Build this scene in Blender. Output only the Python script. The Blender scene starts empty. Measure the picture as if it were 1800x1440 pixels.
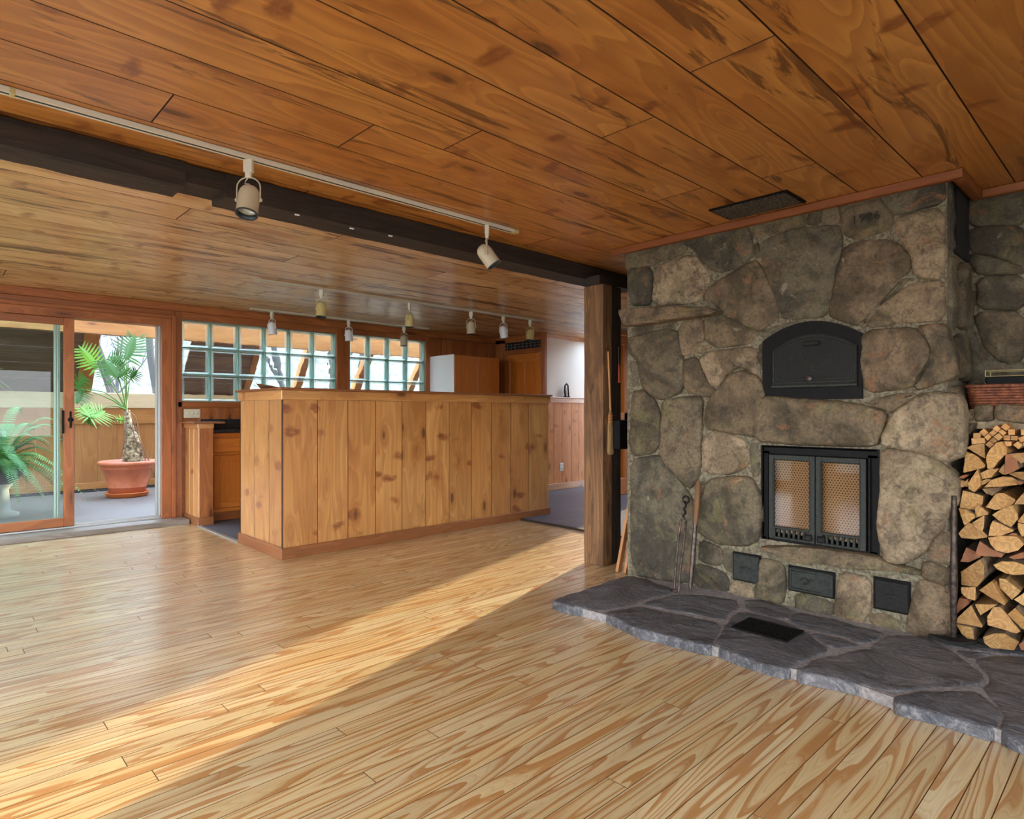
import bpy, math, random
from mathutils import Vector, Matrix, noise
random.seed(7)
S = bpy.context.scene
COL = S.collection
# ---------------------------------------------------------------- camera, world, sun, exposure
F = 1097.0; HY = 725.0; H = 1.15
TH = math.atan2(1150.0, F)
cd = bpy.data.cameras.new('camera'); cam = bpy.data.objects.new('camera', cd); COL.objects.link(cam)
cam.location = (0, 0, H); cam.rotation_euler = (math.pi/2, 0, TH - math.pi/2)
cd.sensor_width = 36; cd.lens = F/1800*36; cd.shift_y = 5/1800; cd.clip_start = .05; cd.clip_end = 300
S.camera = cam
S.view_settings.view_transform = 'Standard'; S.view_settings.look = 'None'
S.view_settings.gamma = 1; S.view_settings.use_curve_mapping = False
S.view_settings.exposure = 1.08

W = bpy.data.worlds.new('sky'); S.world = W; W.use_nodes = True
wn = W.node_tree; wn.nodes.clear()
wo = wn.nodes.new('ShaderNodeOutputWorld'); wb = wn.nodes.new('ShaderNodeBackground')
wt = wn.nodes.new('ShaderNodeTexCoord'); ws = wn.nodes.new('ShaderNodeSeparateXYZ'); wr = wn.nodes.new('ShaderNodeValToRGB')
wn.links.new(wt.outputs['Generated'], ws.inputs[0]); wn.links.new(ws.outputs['Z'], wr.inputs[0])
wn.links.new(wr.outputs[0], wb.inputs[0]); wn.links.new(wb.outputs[0], wo.inputs[0])
wr.color_ramp.elements[0].position = .0; wr.color_ramp.elements[0].color = (.90, .93, .98, 1)
wr.color_ramp.elements[1].position = .6; wr.color_ramp.elements[1].color = (.60, .76, 1.0, 1)
wb.inputs[1].default_value = 7.6
SUN_AZ = math.radians(16.6); SUN_EL = math.radians(9.0)
sd = bpy.data.lights.new('sun', 'SUN'); sun = bpy.data.objects.new('sun', sd); COL.objects.link(sun)
sd.energy = 8.0; sd.color = (1.0, .86, .60); sd.angle = math.radians(.8)
sun.location = (20, 8, 8)
sun.rotation_euler = Vector((math.cos(SUN_AZ)*math.cos(SUN_EL), math.sin(SUN_AZ)*math.cos(SUN_EL), math.sin(SUN_EL))).to_track_quat('Z', 'Y').to_euler()
def portal(name, loc, nrm, sx, sy):
    l = bpy.data.lights.new(name, 'AREA'); o = bpy.data.objects.new(name, l); COL.objects.link(o)
    l.shape = 'RECTANGLE'; l.size = sx; l.size_y = sy; l.cycles.is_portal = True
    o.location = loc
    z = -Vector(nrm); y = Vector((0, 0, 1)); x = y.cross(z)
    if x.length < 1e-3: x = Vector((1, 0, 0)); y = z.cross(x)
    m = Matrix((x, y, z)).transposed(); o.rotation_euler = m.to_euler()
CZ = 2.297                                  # ceiling height
WX, SY_, WY, EX = -2.2, -2.6, 7.20, 9.0      # west wall, south wall, window wall, east wall
WEST_WIN = [(-1.6, .9, .25, 2.1), (1.1, 3.3, .25, 2.1), (3.8, 6.1, .08, 2.15)]     # y0,y1,z0,z1
SOUTH_WIN = [(-2.0, -.2, .3, 2.1), (.0, 2.2, .3, 2.1)]                          # x0,x1,z0,z1
EAST_WIN = [(4.60, 5.30, .02, 2.1)]
SKY = (7.35, 8.95, 5.30, 6.08)      # unseen skylight added to brighten the dining corner: x0,x1,y0,y1
ADDED_SKYLIGHTS = [(5.7, 6.8, 3.7, 4.5), SKY]  # both roof openings are added for their light and stay out of view
for a in WEST_WIN: portal('west_daylight', (WX - .05, (a[0]+a[1])/2, (a[2]+a[3])/2), (1, 0, 0), a[1]-a[0], a[3]-a[2])
for a in SOUTH_WIN: portal('south_daylight', ((a[0]+a[1])/2, SY_ - .05, (a[2]+a[3])/2), (0, 1, 0), a[1]-a[0], a[3]-a[2])

portal('added_skylight_daylight', (6.25, 4.1, CZ+.32), (0, 0, -1), 1.1, .8)
portal('added_skylight_daylight', (8.15, 5.69, CZ+.32), (0, 0, -1), 1.6, .78)  # guides daylight through the added openings
portal('sunroom_daylight', (3.0, 9.0, 2.99), (0, 0, -1), 12.2, 2.4)
portal('sunroom_slope_daylight', (3.0, 10.15, 2.12), (0, -.8, -.6), 12.2, 1.7)
# ---------------------------------------------------------------- picture measurements -> places
fw = (math.cos(TH), math.sin(TH)); rt = (math.sin(TH), -math.cos(TH))
def ray(px, py):
    a = (px-900)/F
    return Vector((fw[0]+a*rt[0], fw[1]+a*rt[1], (HY-py)/F))
EYE = Vector((0, 0, H))
def onZ(px, py, z=0.0): r = ray(px, py); return EYE + r*((z-H)/r.z)
def onX(px, py, x): r = ray(px, py); return EYE + r*(x/r.x)
def onY(px, py, y): r = ray(px, py); return EYE + r*(y/r.y)

# ---------------------------------------------------------------- mesh builder
class MB:
    def __init__(s):
        s.v = []; s.f = []; s.gc = []; s.rv = []; s.mi = []; s.sm = []
    def add(s, vs, fs, g=0, rv=None, mi=0, M=None, smooth=False, gcs=None):
        if rv is None: rv = random.random()
        off = (rv*37.7, (rv*91.3) % 13, (rv*53.9) % 17)
        n = len(s.v)
        P = (0, 1, 2) if g == 0 else ((1, 0, 2) if g == 1 else (2, 0, 1))
        if gcs is None:
            gcs = [(c[P[0]]+off[0], c[P[1]]+off[1], c[P[2]]+off[2]) for c in vs]
        s.v += [tuple(M @ Vector(c)) if M is not None else tuple(c) for c in vs]
        for f in fs:
            s.f.append([n+i for i in f]); s.gc += [gcs[i] for i in f]; s.rv.append(rv); s.mi.append(mi); s.sm.append(smooth)
    def box(s, x0, x1, y0, y1, z0, z1, g=0, rv=None, mi=0, M=None):
        vs = [(x, y, z) for x in (x0, x1) for y in (y0, y1) for z in (z0, z1)]
        fs = [(0, 1, 3, 2), (4, 6, 7, 5), (0, 4, 5, 1), (2, 3, 7, 6), (0, 2, 6, 4), (1, 5, 7, 3)]
        s.add(vs, fs, g, rv, mi, M); return s
    def bbox(s, x0, x1, y0, y1, z0, z1, b=.004, g=0, rv=None, mi=0, M=None, smooth=False, seam=None):
        """box with chamfered edges"""
        b = min(b, (x1-x0)*.45, (y1-y0)*.45, (z1-z0)*.45)
        vs = []; ix = {}
        for i, X in enumerate((x0, x1)):
            for j, Y in enumerate((y0, y1)):
                for k, Z in enumerate((z0, z1)):
                    sx = 1 if i == 0 else -1; sy = 1 if j == 0 else -1; sz = 1 if k == 0 else -1
                    for a in range(3):
                        ix[(i, j, k, a)] = len(vs)
                        vs.append((X + (0 if a == 0 else sx*b), Y + (0 if a == 1 else sy*b), Z + (0 if a == 2 else sz*b)))
        fs = []
        for i in (0, 1):
            q = [(i, 0, 0, 0), (i, 0, 1, 0), (i, 1, 1, 0), (i, 1, 0, 0)]; fs.append(q if i == 0 else q[::-1])
            q = [(0, i, 0, 1), (1, i, 0, 1), (1, i, 1, 1), (0, i, 1, 1)]; fs.append(q if i == 0 else q[::-1])
            q = [(0, 0, i, 2), (0, 1, i, 2), (1, 1, i, 2), (1, 0, i, 2)]; fs.append(q if i == 0 else q[::-1])
        for j in (0, 1):
            for k in (0, 1):
                q = [(0, j, k, 1), (1, j, k, 1), (1, j, k, 2), (0, j, k, 2)]; fs.append(q if j != k else q[::-1])
                q = [(j, 0, k, 0), (j, 1, k, 0), (j, 1, k, 2), (j, 0, k, 2)]; fs.append(q[::-1] if j != k else q)
                q = [(j, k, 0, 0), (j, k, 1, 0), (j, k, 1, 1), (j, k, 0, 1)]; fs.append(q if j != k else q[::-1])
        for i in (0, 1):
            for j in (0, 1):
                for k in (0, 1):
                    q = [(i, j, k, 0), (i, j, k, 1), (i, j, k, 2)]; fs.append(q if (i+j+k) % 2 == 0 else q[::-1])
        if rv is None: rv = random.random()
        fs = [[ix[c] for c in q] for q in fs]
        if seam is None: s.add(vs, fs, g, rv, mi, M, smooth); return s
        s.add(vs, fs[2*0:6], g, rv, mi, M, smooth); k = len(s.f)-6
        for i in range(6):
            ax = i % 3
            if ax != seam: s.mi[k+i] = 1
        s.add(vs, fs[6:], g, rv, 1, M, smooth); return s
    def prism(s, pts, d, g=0, rv=None, mi=0, M=None, mi_side=None):
        """closed outline pts (3-D) swept by vector d"""
        n = len(pts); d = Vector(d)
        vs = [tuple(p) for p in pts] + [tuple(Vector(p)+d) for p in pts]
        if rv is None: rv = random.random()
        s.add(vs, [list(range(n))[::-1], list(range(n, 2*n))], g, rv, mi, M)
        s.add(vs, [(i, (i+1) % n, n+(i+1) % n, n+i) for i in range(n)], g, rv, mi if mi_side is None else mi_side, M)
        return s
    def tube(s, path, rad, n=8, g=0, rv=None, mi=0, M=None, cap=True):
        path = [Vector(p) for p in path]
        if not hasattr(rad, '__len__'): rad = [rad]*len(path)
        vs = []; fs = []; gcs = []
        if rv is None: rv = random.random()
        up = None; L = 0
        for i, p in enumerate(path):
            t = (path[min(i+1, len(path)-1)] - path[max(i-1, 0)])
            if t.length < 1e-9: t = Vector((0, 0, 1))
            t.normalize()
            if up is None:
                up = Vector((0, 0, 1)) if abs(t.z) < .9 else Vector((1, 0, 0))
            a = (up - t*up.dot(t)).normalized(); b = t.cross(a); up = a
            if i: L += (p-path[i-1]).length
            for k in range(n):
                c = math.cos(2*math.pi*k/n)*rad[i]; e = math.sin(2*math.pi*k/n)*rad[i]
                vs.append(tuple(p + a*c + b*e)); gcs.append((L+rv*37, c+rv*5, e+rv*3))
        for i in range(len(path)-1):
            for k in range(n):
                fs.append((i*n+k, i*n+(k+1) % n, (i+1)*n+(k+1) % n, (i+1)*n+k))
        s.add(vs, fs, g, rv, mi, M, True, gcs)
        if cap:
            m = len(path)-1
            s.add(vs, [list(range(n))[::-1], [m*n+k for k in range(n)]], g, rv, mi, M, False, gcs)
        return s
    def lathe(s, prof, n=24, M=None, mi=0, rv=None, g=2, cap=True, smooth=True):
        vs = []; fs = []
        if rv is None: rv = random.random()
        for r, z in prof:
            for k in range(n): vs.append((r*math.cos(2*math.pi*k/n), r*math.sin(2*math.pi*k/n), z))
        for i in range(len(prof)-1):
            for k in range(n): fs.append((i*n+k, i*n+(k+1) % n, (i+1)*n+(k+1) % n, (i+1)*n+k))
        s.add(vs, fs, g, rv, mi, M, smooth)
        if cap:
            m = len(prof)-1
            s.add(vs, [list(range(n))[::-1], [m*n+k for k in range(n)]], g, rv, mi, M, False)
        return s
    def build(s, name, mats, parent=None, at=None, fix=False):
        """at: world place of the object's origin (default: parent's origin, or base of the shape)"""
        me = bpy.data.meshes.new(name)
        if parent is not None: pw = world(parent)
        if at is None:
            if parent is not None: at = pw
            else:
                xs = [c[0] for c in s.v]; ys = [c[1] for c in s.v]; zs = [c[2] for c in s.v]
                at = Vector(((min(xs)+max(xs))/2, (min(ys)+max(ys))/2, min(zs)))
        at = Vector(at)
        me.from_pydata([(c[0]-at.x, c[1]-at.y, c[2]-at.z) for c in s.v], [], s.f)
        a = me.attributes.new('gc', 'FLOAT_VECTOR', 'CORNER'); a.data.foreach_set('vector', [c for g in s.gc for c in g])
        b = me.attributes.new('rv', 'FLOAT', 'FACE'); b.data.foreach_set('value', s.rv)
        me.polygons.foreach_set('material_index', s.mi); me.polygons.foreach_set('use_smooth', s.sm)
        if not isinstance(mats, (list, tuple)): mats = [mats]
        for m in mats: me.materials.append(m)
        me.update()
        if fix:
            import bmesh
            bm = bmesh.new(); bm.from_mesh(me); bmesh.ops.recalc_face_normals(bm, faces=bm.faces); bm.to_mesh(me); bm.free()
        o = bpy.data.objects.new(name, me); COL.objects.link(o)
        if parent is not None: o.parent = parent; o.location = at - pw
        else: o.location = at
        return o
def world(o):
    l = Vector(o.location)
    while o.parent: o = o.parent; l = l + Vector(o.location)
    return l
def tag(o, label, cat, group=None, kind=None):
    o['label'] = label; o['category'] = cat
    if group: o['group'] = group
    if kind: o['kind'] = kind
    return o
def thing(name, loc, label, cat, group=None):
    o = bpy.data.objects.new(name, None); COL.objects.link(o); o.location = loc
    o.empty_display_size = .05
    return tag(o, label, cat, group)
def struct(o): o['kind'] = 'structure'; return o
def srgb(r, g, b):
    f = lambda c: ((c/255+.055)/1.055)**2.4 if c > 10 else c/255/12.92
    return (f(r), f(g), f(b), 1)

# ---------------------------------------------------------------- materials
class NT:
    def __init__(s, name):
        s.m = bpy.data.materials.new(name); s.m.use_nodes = True; s.t = s.m.node_tree; s.t.nodes.clear()
        s.out = s.n('OutputMaterial'); s.p = s.n('BsdfPrincipled'); s.l(s.p.outputs[0], s.out.inputs[0])
    def n(s, k, **kw):
        x = s.t.nodes.new('ShaderNode'+k)
        for a, b in kw.items(): setattr(x, a, b)
        return x
    def l(s, a, b): s.t.links.new(a, b)
    def set(s, sock, v):
        if isinstance(v, (int, float, tuple)): sock.default_value = v
        else: s.l(v, sock)
    def math(s, op, a, b=0.0, c=0.0, clamp=False):
        x = s.n('Math', operation=op, use_clamp=clamp); s.set(x.inputs[0], a); s.set(x.inputs[1], b); s.set(x.inputs[2], c); return x.outputs[0]
    def vmul(s, v, sc):
        x = s.n('VectorMath', operation='MULTIPLY'); s.set(x.inputs[0], v); s.set(x.inputs[1], tuple(sc)); return x.outputs[0]
    def noise(s, v, scale=1.0, detail=2.0, rough=.5, dist=0.0, col=False):
        x = s.n('TexNoise'); s.l(v, x.inputs['Vector']); x.inputs['Scale'].default_value = scale; x.inputs['Detail'].default_value = detail
        x.inputs['Roughness'].default_value = rough; x.inputs['Distortion'].default_value = dist
        return x.outputs['Color' if col else 'Fac']
    def vor(s, v, scale=1.0, feature='F1', out='Distance', rnd=1.0):
        x = s.n('TexVoronoi', feature=feature); s.l(v, x.inputs['Vector']); x.inputs['Scale'].default_value = scale; x.inputs['Randomness'].default_value = rnd
        return x.outputs[out]
    def ramp(s, f, stops, mode='LINEAR'):
        x = s.n('ValToRGB'); s.l(f, x.inputs[0]); r = x.color_ramp; r.interpolation = mode
        r.elements[0].position = stops[0][0]; r.elements[0].color = stops[0][1]
        r.elements[1].position = stops[-1][0]; r.elements[1].color = stops[-1][1]
        for p, c in stops[1:-1]:
            e = r.elements.new(p); e.color = c
        return x.outputs[0]
    def sstep(s, f, a, b, va=0.0, vb=1.0):
        x = s.n('MapRange', interpolation_type='SMOOTHSTEP'); s.l(f, x.inputs[0])
        x.inputs[1].default_value = a; x.inputs[2].default_value = b; x.inputs[3].default_value = va; x.inputs[4].default_value = vb
        return x.outputs[0]
    def mix(s, f, a, b, mode='MIX'):
        x = s.n('Mix', data_type='RGBA', blend_type=mode); s.set(x.inputs[0], f); s.set(x.inputs[6], a); s.set(x.inputs[7], b); return x.outputs[2]
    def bump(s, h, strength=.3, dist=.01, nrm=None):
        x = s.n('Bump'); x.inputs['Strength'].default_value = strength; x.inputs['Distance'].default_value = dist; s.l(h, x.inputs['Height'])
        if nrm is not None: s.l(nrm, x.inputs['Normal'])
        return x.outputs[0]
    def gc(s): x = s.n('Attribute', attribute_name='gc'); return x.outputs['Vector']
    def rv(s): x = s.n('Attribute', attribute_name='rv'); return x.outputs['Fac']
    def fin(s, col, rough=.6, nrm=None, metal=0.0, spec=None, coat=None, cior=1.5):
        s.set(s.p.inputs['Base Color'], col); s.set(s.p.inputs['Roughness'], rough); s.set(s.p.inputs['Metallic'], metal)
        if nrm is not None: s.l(nrm, s.p.inputs['Normal'])
        if spec is not None: s.p.inputs['Specular IOR Level'].default_value = spec
        if coat: s.p.inputs['Coat IOR'].default_value = coat[2] if len(coat) > 2 else 1.5; s.p.inputs['Coat Weight'].default_value = coat[0]; s.p.inputs['Coat Roughness'].default_value = coat[1]
        return s.m
def plain(name, rgb, rough=.5, metal=0.0, spec=None):
    return NT(name).fin(rgb, rough, None, metal, spec)
def speck(name, rgb, rgb2, scale=20, rough=.6, metal=0.0, bump=.2, dist=.004, spec=None):
    t = NT(name); c = t.n('TexCoord').outputs['Object']
    n = t.noise(c, scale, 4, .6)
    return t.fin(t.mix(t.sstep(n, .35, .65), rgb, rgb2), rough, t.bump(n, bump, dist), metal, spec)
def wood(name, light, mid, dark, ring=(1.3, 9, 9), K=9.0, rw=.5, fiber=.25, knots=.8, kscale=(1.0, 4.2, 4.2), kr=.12, knotcol=None, streak=0.0,
         vary=.25, rough=.4, coat=None, bump=.12, bdist=.002, mott=.2, spec=None, spike=0.0, ringramp=None, sscale=(1.5, 13, 13), fine=0.0):
    t = NT(name); g = t.gc(); r = t.rv()
    vk = t.vor(t.vmul(g, kscale), 1.0)
    pull = t.sstep(vk, 0.0, .42, .22, 0.0)
    n1 = t.noise(t.vmul(g, ring), 1.0, 1.5, .45)
    n1 = t.math('ADD', n1, t.math('MULTIPLY', pull, 1.0 if knots else 0.0))
    fr = t.math('FRACT', t.math('MULTIPLY', n1, K))
    rg = t.ramp(fr, ringramp or [(0, (0, 0, 0, 1)), (.55, (.75, .75, .75, 1)), (.9, (1, 1, 1, 1)), (1, (.1, .1, .1, 1))])
    if fine:
        f2 = t.ramp(t.math('FRACT', t.math('MULTIPLY', n1, K*4)), [(0, (0, 0, 0, 1)), (.6, (.1, .1, .1, 1)), (.9, (1, 1, 1, 1)), (1, (0, 0, 0, 1))])
        rg = t.math('ADD', rg, t.math('MULTIPLY', f2, fine), clamp=True)
    fib = t.noise(t.vmul(g, (2.5, 130, 130)), 1.0, 2, .6)
    wide = t.noise(t.vmul(g, (.7, 3, 3)), 1.0, 2, .5)
    base = t.mix(t.sstep(wide, .3, .7), mid, light)
    base = t.mix(t.math('MULTIPLY', rg, rw), base, dark)
    base = t.mix(fiber, base, t.ramp(fib, [(.3, (.45, .42, .38, 1)), (.7, (1, 1, 1, 1))]), 'MULTIPLY')
    var = t.ramp(r, [(0, (1-vary, 1-vary*1.1, 1-vary*1.25, 1)), (.5, (1, 1, 1, 1)), (.75, (1-vary*.35, 1-vary*.5, 1-vary*.7, 1)), (1, (1+vary*.35, 1+vary*.35, 1+vary*.3, 1))])
    base = t.mix(1.0, base, var, 'MULTIPLY')
    if mott:
        mo = t.noise(t.vmul(g, (1.6, 5, 5)), 1.0, 4, .65)
        base = t.mix(t.sstep(mo, .5, .68, 0, mott), base, dark)
    if streak:
        st = t.noise(t.vmul(g, sscale), 1.0, 5, .68, .9)
        base = t.mix(t.sstep(st, .565, .63, 0, streak), base, tuple(c*.32 for c in dark[:3])+(1,))
    if spike:
        wp = t.n('VectorMath', operation='ADD'); t.l(t.vmul(g, (6.0, 3.2, 3.2)), wp.inputs[0]); t.l(t.vmul(t.noise(g, 6.0, 3, .6, col=True), (.9, .5, .5)), wp.inputs[1])
        vv = t.n('TexVoronoi', feature='F1'); t.l(wp.outputs[0], vv.inputs['Vector']); vv.inputs['Scale'].default_value = 1.0
        sc_ = t.n('SeparateColor'); t.l(vv.outputs['Color'], sc_.inputs[0])
        on = t.sstep(sc_.outputs[0], .34, .38); dd = t.sstep(vv.outputs['Distance'], .14, .30, 1.0, 0.0)
        sn = t.noise(t.vmul(g, (40, 14, 14)), 1.0, 3, .6)
        base = t.mix(t.math('MULTIPLY', t.math('MULTIPLY', on, dd), t.sstep(sn, .3, .6, spike*.5, spike)), base, (dark[0]*.62, dark[1]*.42, dark[2]*.34, 1))
    if knots:
        kc = knotcol or tuple(c*.35 for c in dark[:3])+(1,)
        halo = t.sstep(vk, kr*1.0, kr*2.2, .55*knots, 0.0); base = t.mix(halo, base, dark)
        core = t.sstep(vk, kr*.45, kr*.95, knots, 0.0)
        kn = t.noise(t.vmul(g, (30, 60, 60)), 1.0, 2, .5)
        base = t.mix(t.math('MULTIPLY', core, t.sstep(kn, .2, .6, .6, 1.0)), base, kc)
    h = t.math('ADD', t.math('MULTIPLY', fib, .6), t.math('MULTIPLY', rg, .25))
    return t.fin(base, rough, t.bump(h, bump, bdist), 0, spec, coat)

M = {}
M['floor'] = wood('yellow pine floor', srgb(236, 216, 168), srgb(226, 198, 140), srgb(184, 120, 52), fine=.35, ring=(.75, 9, 9), K=11, rw=.85, ringramp=[(0, (.1, .1, .1, 1)), (.5, (.12, .12, .12, 1)), (.84, (1, 1, 1, 1)), (.97, (.9, .9, .9, 1)), (1, (.1, .1, .1, 1))], fiber=.25, knots=.5, kscale=(.6, 3.5, 3.5), kr=.05,
                  vary=.18, rough=.4, spec=.9, coat=(1.0, .22, 1.6), bump=.05, bdist=.001, mott=.15)
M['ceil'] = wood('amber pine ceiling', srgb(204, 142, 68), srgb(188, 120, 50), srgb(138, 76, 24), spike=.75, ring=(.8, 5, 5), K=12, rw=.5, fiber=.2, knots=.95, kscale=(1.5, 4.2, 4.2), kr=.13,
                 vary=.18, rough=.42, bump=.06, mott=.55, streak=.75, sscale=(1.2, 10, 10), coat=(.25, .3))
M['ceil2'] = wood('daylit pine ceiling', srgb(240, 202, 146), srgb(230, 184, 122), srgb(168, 108, 54), spike=.7, ring=(.8, 5, 5), K=12, rw=.4, fiber=.25, knots=.9, kscale=(1.4, 4.4, 4.4), kr=.13,
                  vary=.2, rough=.4, bump=.06, mott=.75, streak=1.0, sscale=(.9, 9, 9), coat=(.4, .25))  # same pine as the near ceiling; window daylight put into the paler colour
M['pen'] = wood('honey pine board', srgb(220, 160, 90), srgb(206, 140, 70), srgb(158, 94, 40), spike=.85, ring=(.7, 6, 6), K=10, rw=.45, fiber=.3, knots=.9, kscale=(2.2, 5.5, 5.5), kr=.16,
                vary=.2, rough=.4, bump=.08, mott=.5, coat=(1.0, .34, 1.8))
M['pen2'] = wood('orange pine wainscot', srgb(232, 158, 88), srgb(220, 140, 68), srgb(176, 98, 40), spike=.6, ring=(.7, 6, 6), K=10, rw=.4, knots=.9, kscale=(2.2, 5.5, 5.5), kr=.14, vary=.15, rough=.4)
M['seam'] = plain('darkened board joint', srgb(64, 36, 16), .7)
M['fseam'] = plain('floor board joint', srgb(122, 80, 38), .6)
M['pen_trim'] = wood('brown stained trim', srgb(156, 98, 56), srgb(144, 86, 46), srgb(112, 62, 34), K=7, rw=.35, knots=.5, kscale=(1.2, 6, 6), kr=.12, vary=.1, rough=.45)
M['red'] = wood('red brown stained pine', srgb(184, 112, 60), srgb(170, 96, 46), srgb(120, 64, 28), ring=(.8, 6, 6), K=9, rw=.4, knots=.9, kscale=(1.2, 6, 6), kr=.14, vary=.15, rough=.42)
M['orange'] = wood('orange cherry wood', srgb(206, 122, 44), srgb(194, 108, 34), srgb(160, 78, 20), ring=(.8, 7, 7), K=8, rw=.35, knots=0, vary=.12, rough=.38)
M['trimorange'] = wood('orange ceiling trim', srgb(150, 88, 42), srgb(138, 76, 32), srgb(104, 52, 20), K=6, rw=.3, knots=0, vary=.1, rough=.45)
M['beam'] = wood('dark hewn oak', srgb(62, 44, 32), srgb(50, 35, 25), srgb(26, 17, 11), ring=(.6, 8, 8), K=7, rw=.6, fiber=.6, knots=.6, kscale=(.9, 5, 5), kr=.12, vary=.1, rough=.75, bump=.6, bdist=.008, mott=.6)
M['post'] = wood('old oak post', srgb(150, 108, 64), srgb(128, 88, 50), srgb(76, 46, 22), ring=(.6, 7, 7), K=8, rw=.6, fiber=.6, knots=.8, kscale=(1.6, 7, 7), kr=.14, vary=.1, rough=.7, bump=.5, bdist=.005, mott=.7, streak=.6)
M['sunwood'] = wood('sunroom cedar', srgb(184, 130, 72), srgb(170, 114, 58), srgb(130, 78, 36), ring=(.8, 6, 6), K=7, rw=.35, knots=.8, kscale=(1.6, 5, 5), kr=.12, vary=.15, rough=.5)
M['weather'] = wood('weathered board', srgb(132, 108, 88), srgb(114, 90, 72), srgb(78, 56, 42), ring=(.6, 7, 7), K=7, rw=.4, knots=.7, kscale=(.8, 5, 5), kr=.12, vary=.15, rough=.6)
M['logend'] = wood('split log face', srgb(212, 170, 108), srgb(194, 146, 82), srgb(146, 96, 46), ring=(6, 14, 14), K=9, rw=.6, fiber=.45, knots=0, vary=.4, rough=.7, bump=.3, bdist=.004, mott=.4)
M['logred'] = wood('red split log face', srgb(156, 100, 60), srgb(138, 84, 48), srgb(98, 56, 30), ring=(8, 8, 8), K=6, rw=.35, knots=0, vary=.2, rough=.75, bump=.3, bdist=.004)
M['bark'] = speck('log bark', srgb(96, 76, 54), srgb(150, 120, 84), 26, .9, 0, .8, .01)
M['kindle'] = wood('kindling', srgb(216, 168, 104), srgb(200, 146, 82), srgb(160, 104, 50), ring=(10, 20, 20), K=5, rw=.4, knots=0, vary=.3, rough=.7)
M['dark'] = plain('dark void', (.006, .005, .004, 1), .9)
M['gap'] = plain('board gap', (.03, .015, .006, 1), .9)
M['white'] = plain('painted white wall', srgb(228, 222, 212), .7)
M['beige'] = plain('beige enamel', srgb(190, 176, 146), .35)
M['cream'] = plain('yellowed enamel', srgb(196, 178, 120), .35)
M['enamel'] = plain('white enamel', srgb(226, 226, 226), .35)
M['track'] = plain('track ivory', srgb(214, 206, 184), .45)
M['lens'] = plain('lamp reflector', srgb(190, 205, 215), .2, .6)
M['ring'] = plain('dark baffle', srgb(26, 34, 38), .4)
M['alu'] = plain('aluminium', srgb(190, 190, 186), .35, .7)
M['iron'] = speck('cast iron', srgb(20, 18, 16), srgb(30, 27, 23), 60, .6, 0, .15, .001, .2)
M['irong'] = speck('greenish iron', srgb(32, 33, 28), srgb(46, 47, 40), 60, .55, 0, .15, .001, .25)
M['blackplate'] = speck('black plate', srgb(10, 8, 7), srgb(18, 14, 12), 30, .6, 0, .1, .001, .15)
M['steel'] = speck('worn steel', srgb(96, 82, 72), srgb(56, 46, 42), 40, .45, .7, .15, .001)
M['terra'] = speck('terracotta plastic', srgb(196, 112, 76), srgb(186, 102, 68), 12, .5, 0, .02, .001)
M['terra2'] = plain('orange saucer', srgb(208, 112, 52), .5)
M['soil'] = speck('potting soil', srgb(60, 44, 32), srgb(100, 78, 58), 60, .95, 0, .8, .01)
M['leaf'] = NT('leaf').fin(srgb(98, 146, 32), .4)
M['leafd'] = NT('dark leaf').fin(srgb(48, 92, 24), .4)
M['fern'] = NT('fern green').fin(srgb(78, 130, 62), .5)
for k in ('leaf', 'leafd', 'fern'):
    M[k].node_tree.nodes['Principled BSDF'].inputs['Subsurface Weight'].default_value = 0
M['stem'] = plain('petiole', srgb(96, 130, 60), .5)
M['trunk'] = speck('scarred trunk', srgb(96, 78, 58), srgb(200, 186, 150), 26, .85, 0, .9, .02)
M['root'] = plain('aerial root', srgb(132, 100, 78), .8)
M['basket'] = speck('wicker', srgb(132, 74, 42), srgb(88, 42, 24), 45, .6, 0, .9, .006)
M['plate'] = plain('switch plate', srgb(206, 198, 172), .4)
M['outlet'] = plain('white plastic', srgb(236, 232, 224), .35)
M['counter'] = speck('black counter', srgb(30, 34, 38), srgb(44, 48, 52), 40, .25, 0, .02, .001)
M['mat'] = speck('grey kitchen flooring', srgb(78, 76, 80), srgb(98, 96, 100), 70, .75, 0, .3, .002)
M['straw'] = wood('broom straw', srgb(178, 142, 92), srgb(150, 114, 68), srgb(90, 62, 34), ring=(3, 60, 60), K=4, rw=.6, knots=0, vary=.1, rough=.9)
M['plank'] = wood('loose board', srgb(206, 148, 92), srgb(190, 130, 74), srgb(146, 90, 44), K=7, rw=.35, knots=.6, kscale=(1.5, 6, 6), vary=.2, rough=.6)
M['redh'] = plain('red handle', srgb(170, 60, 34), .5)

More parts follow.
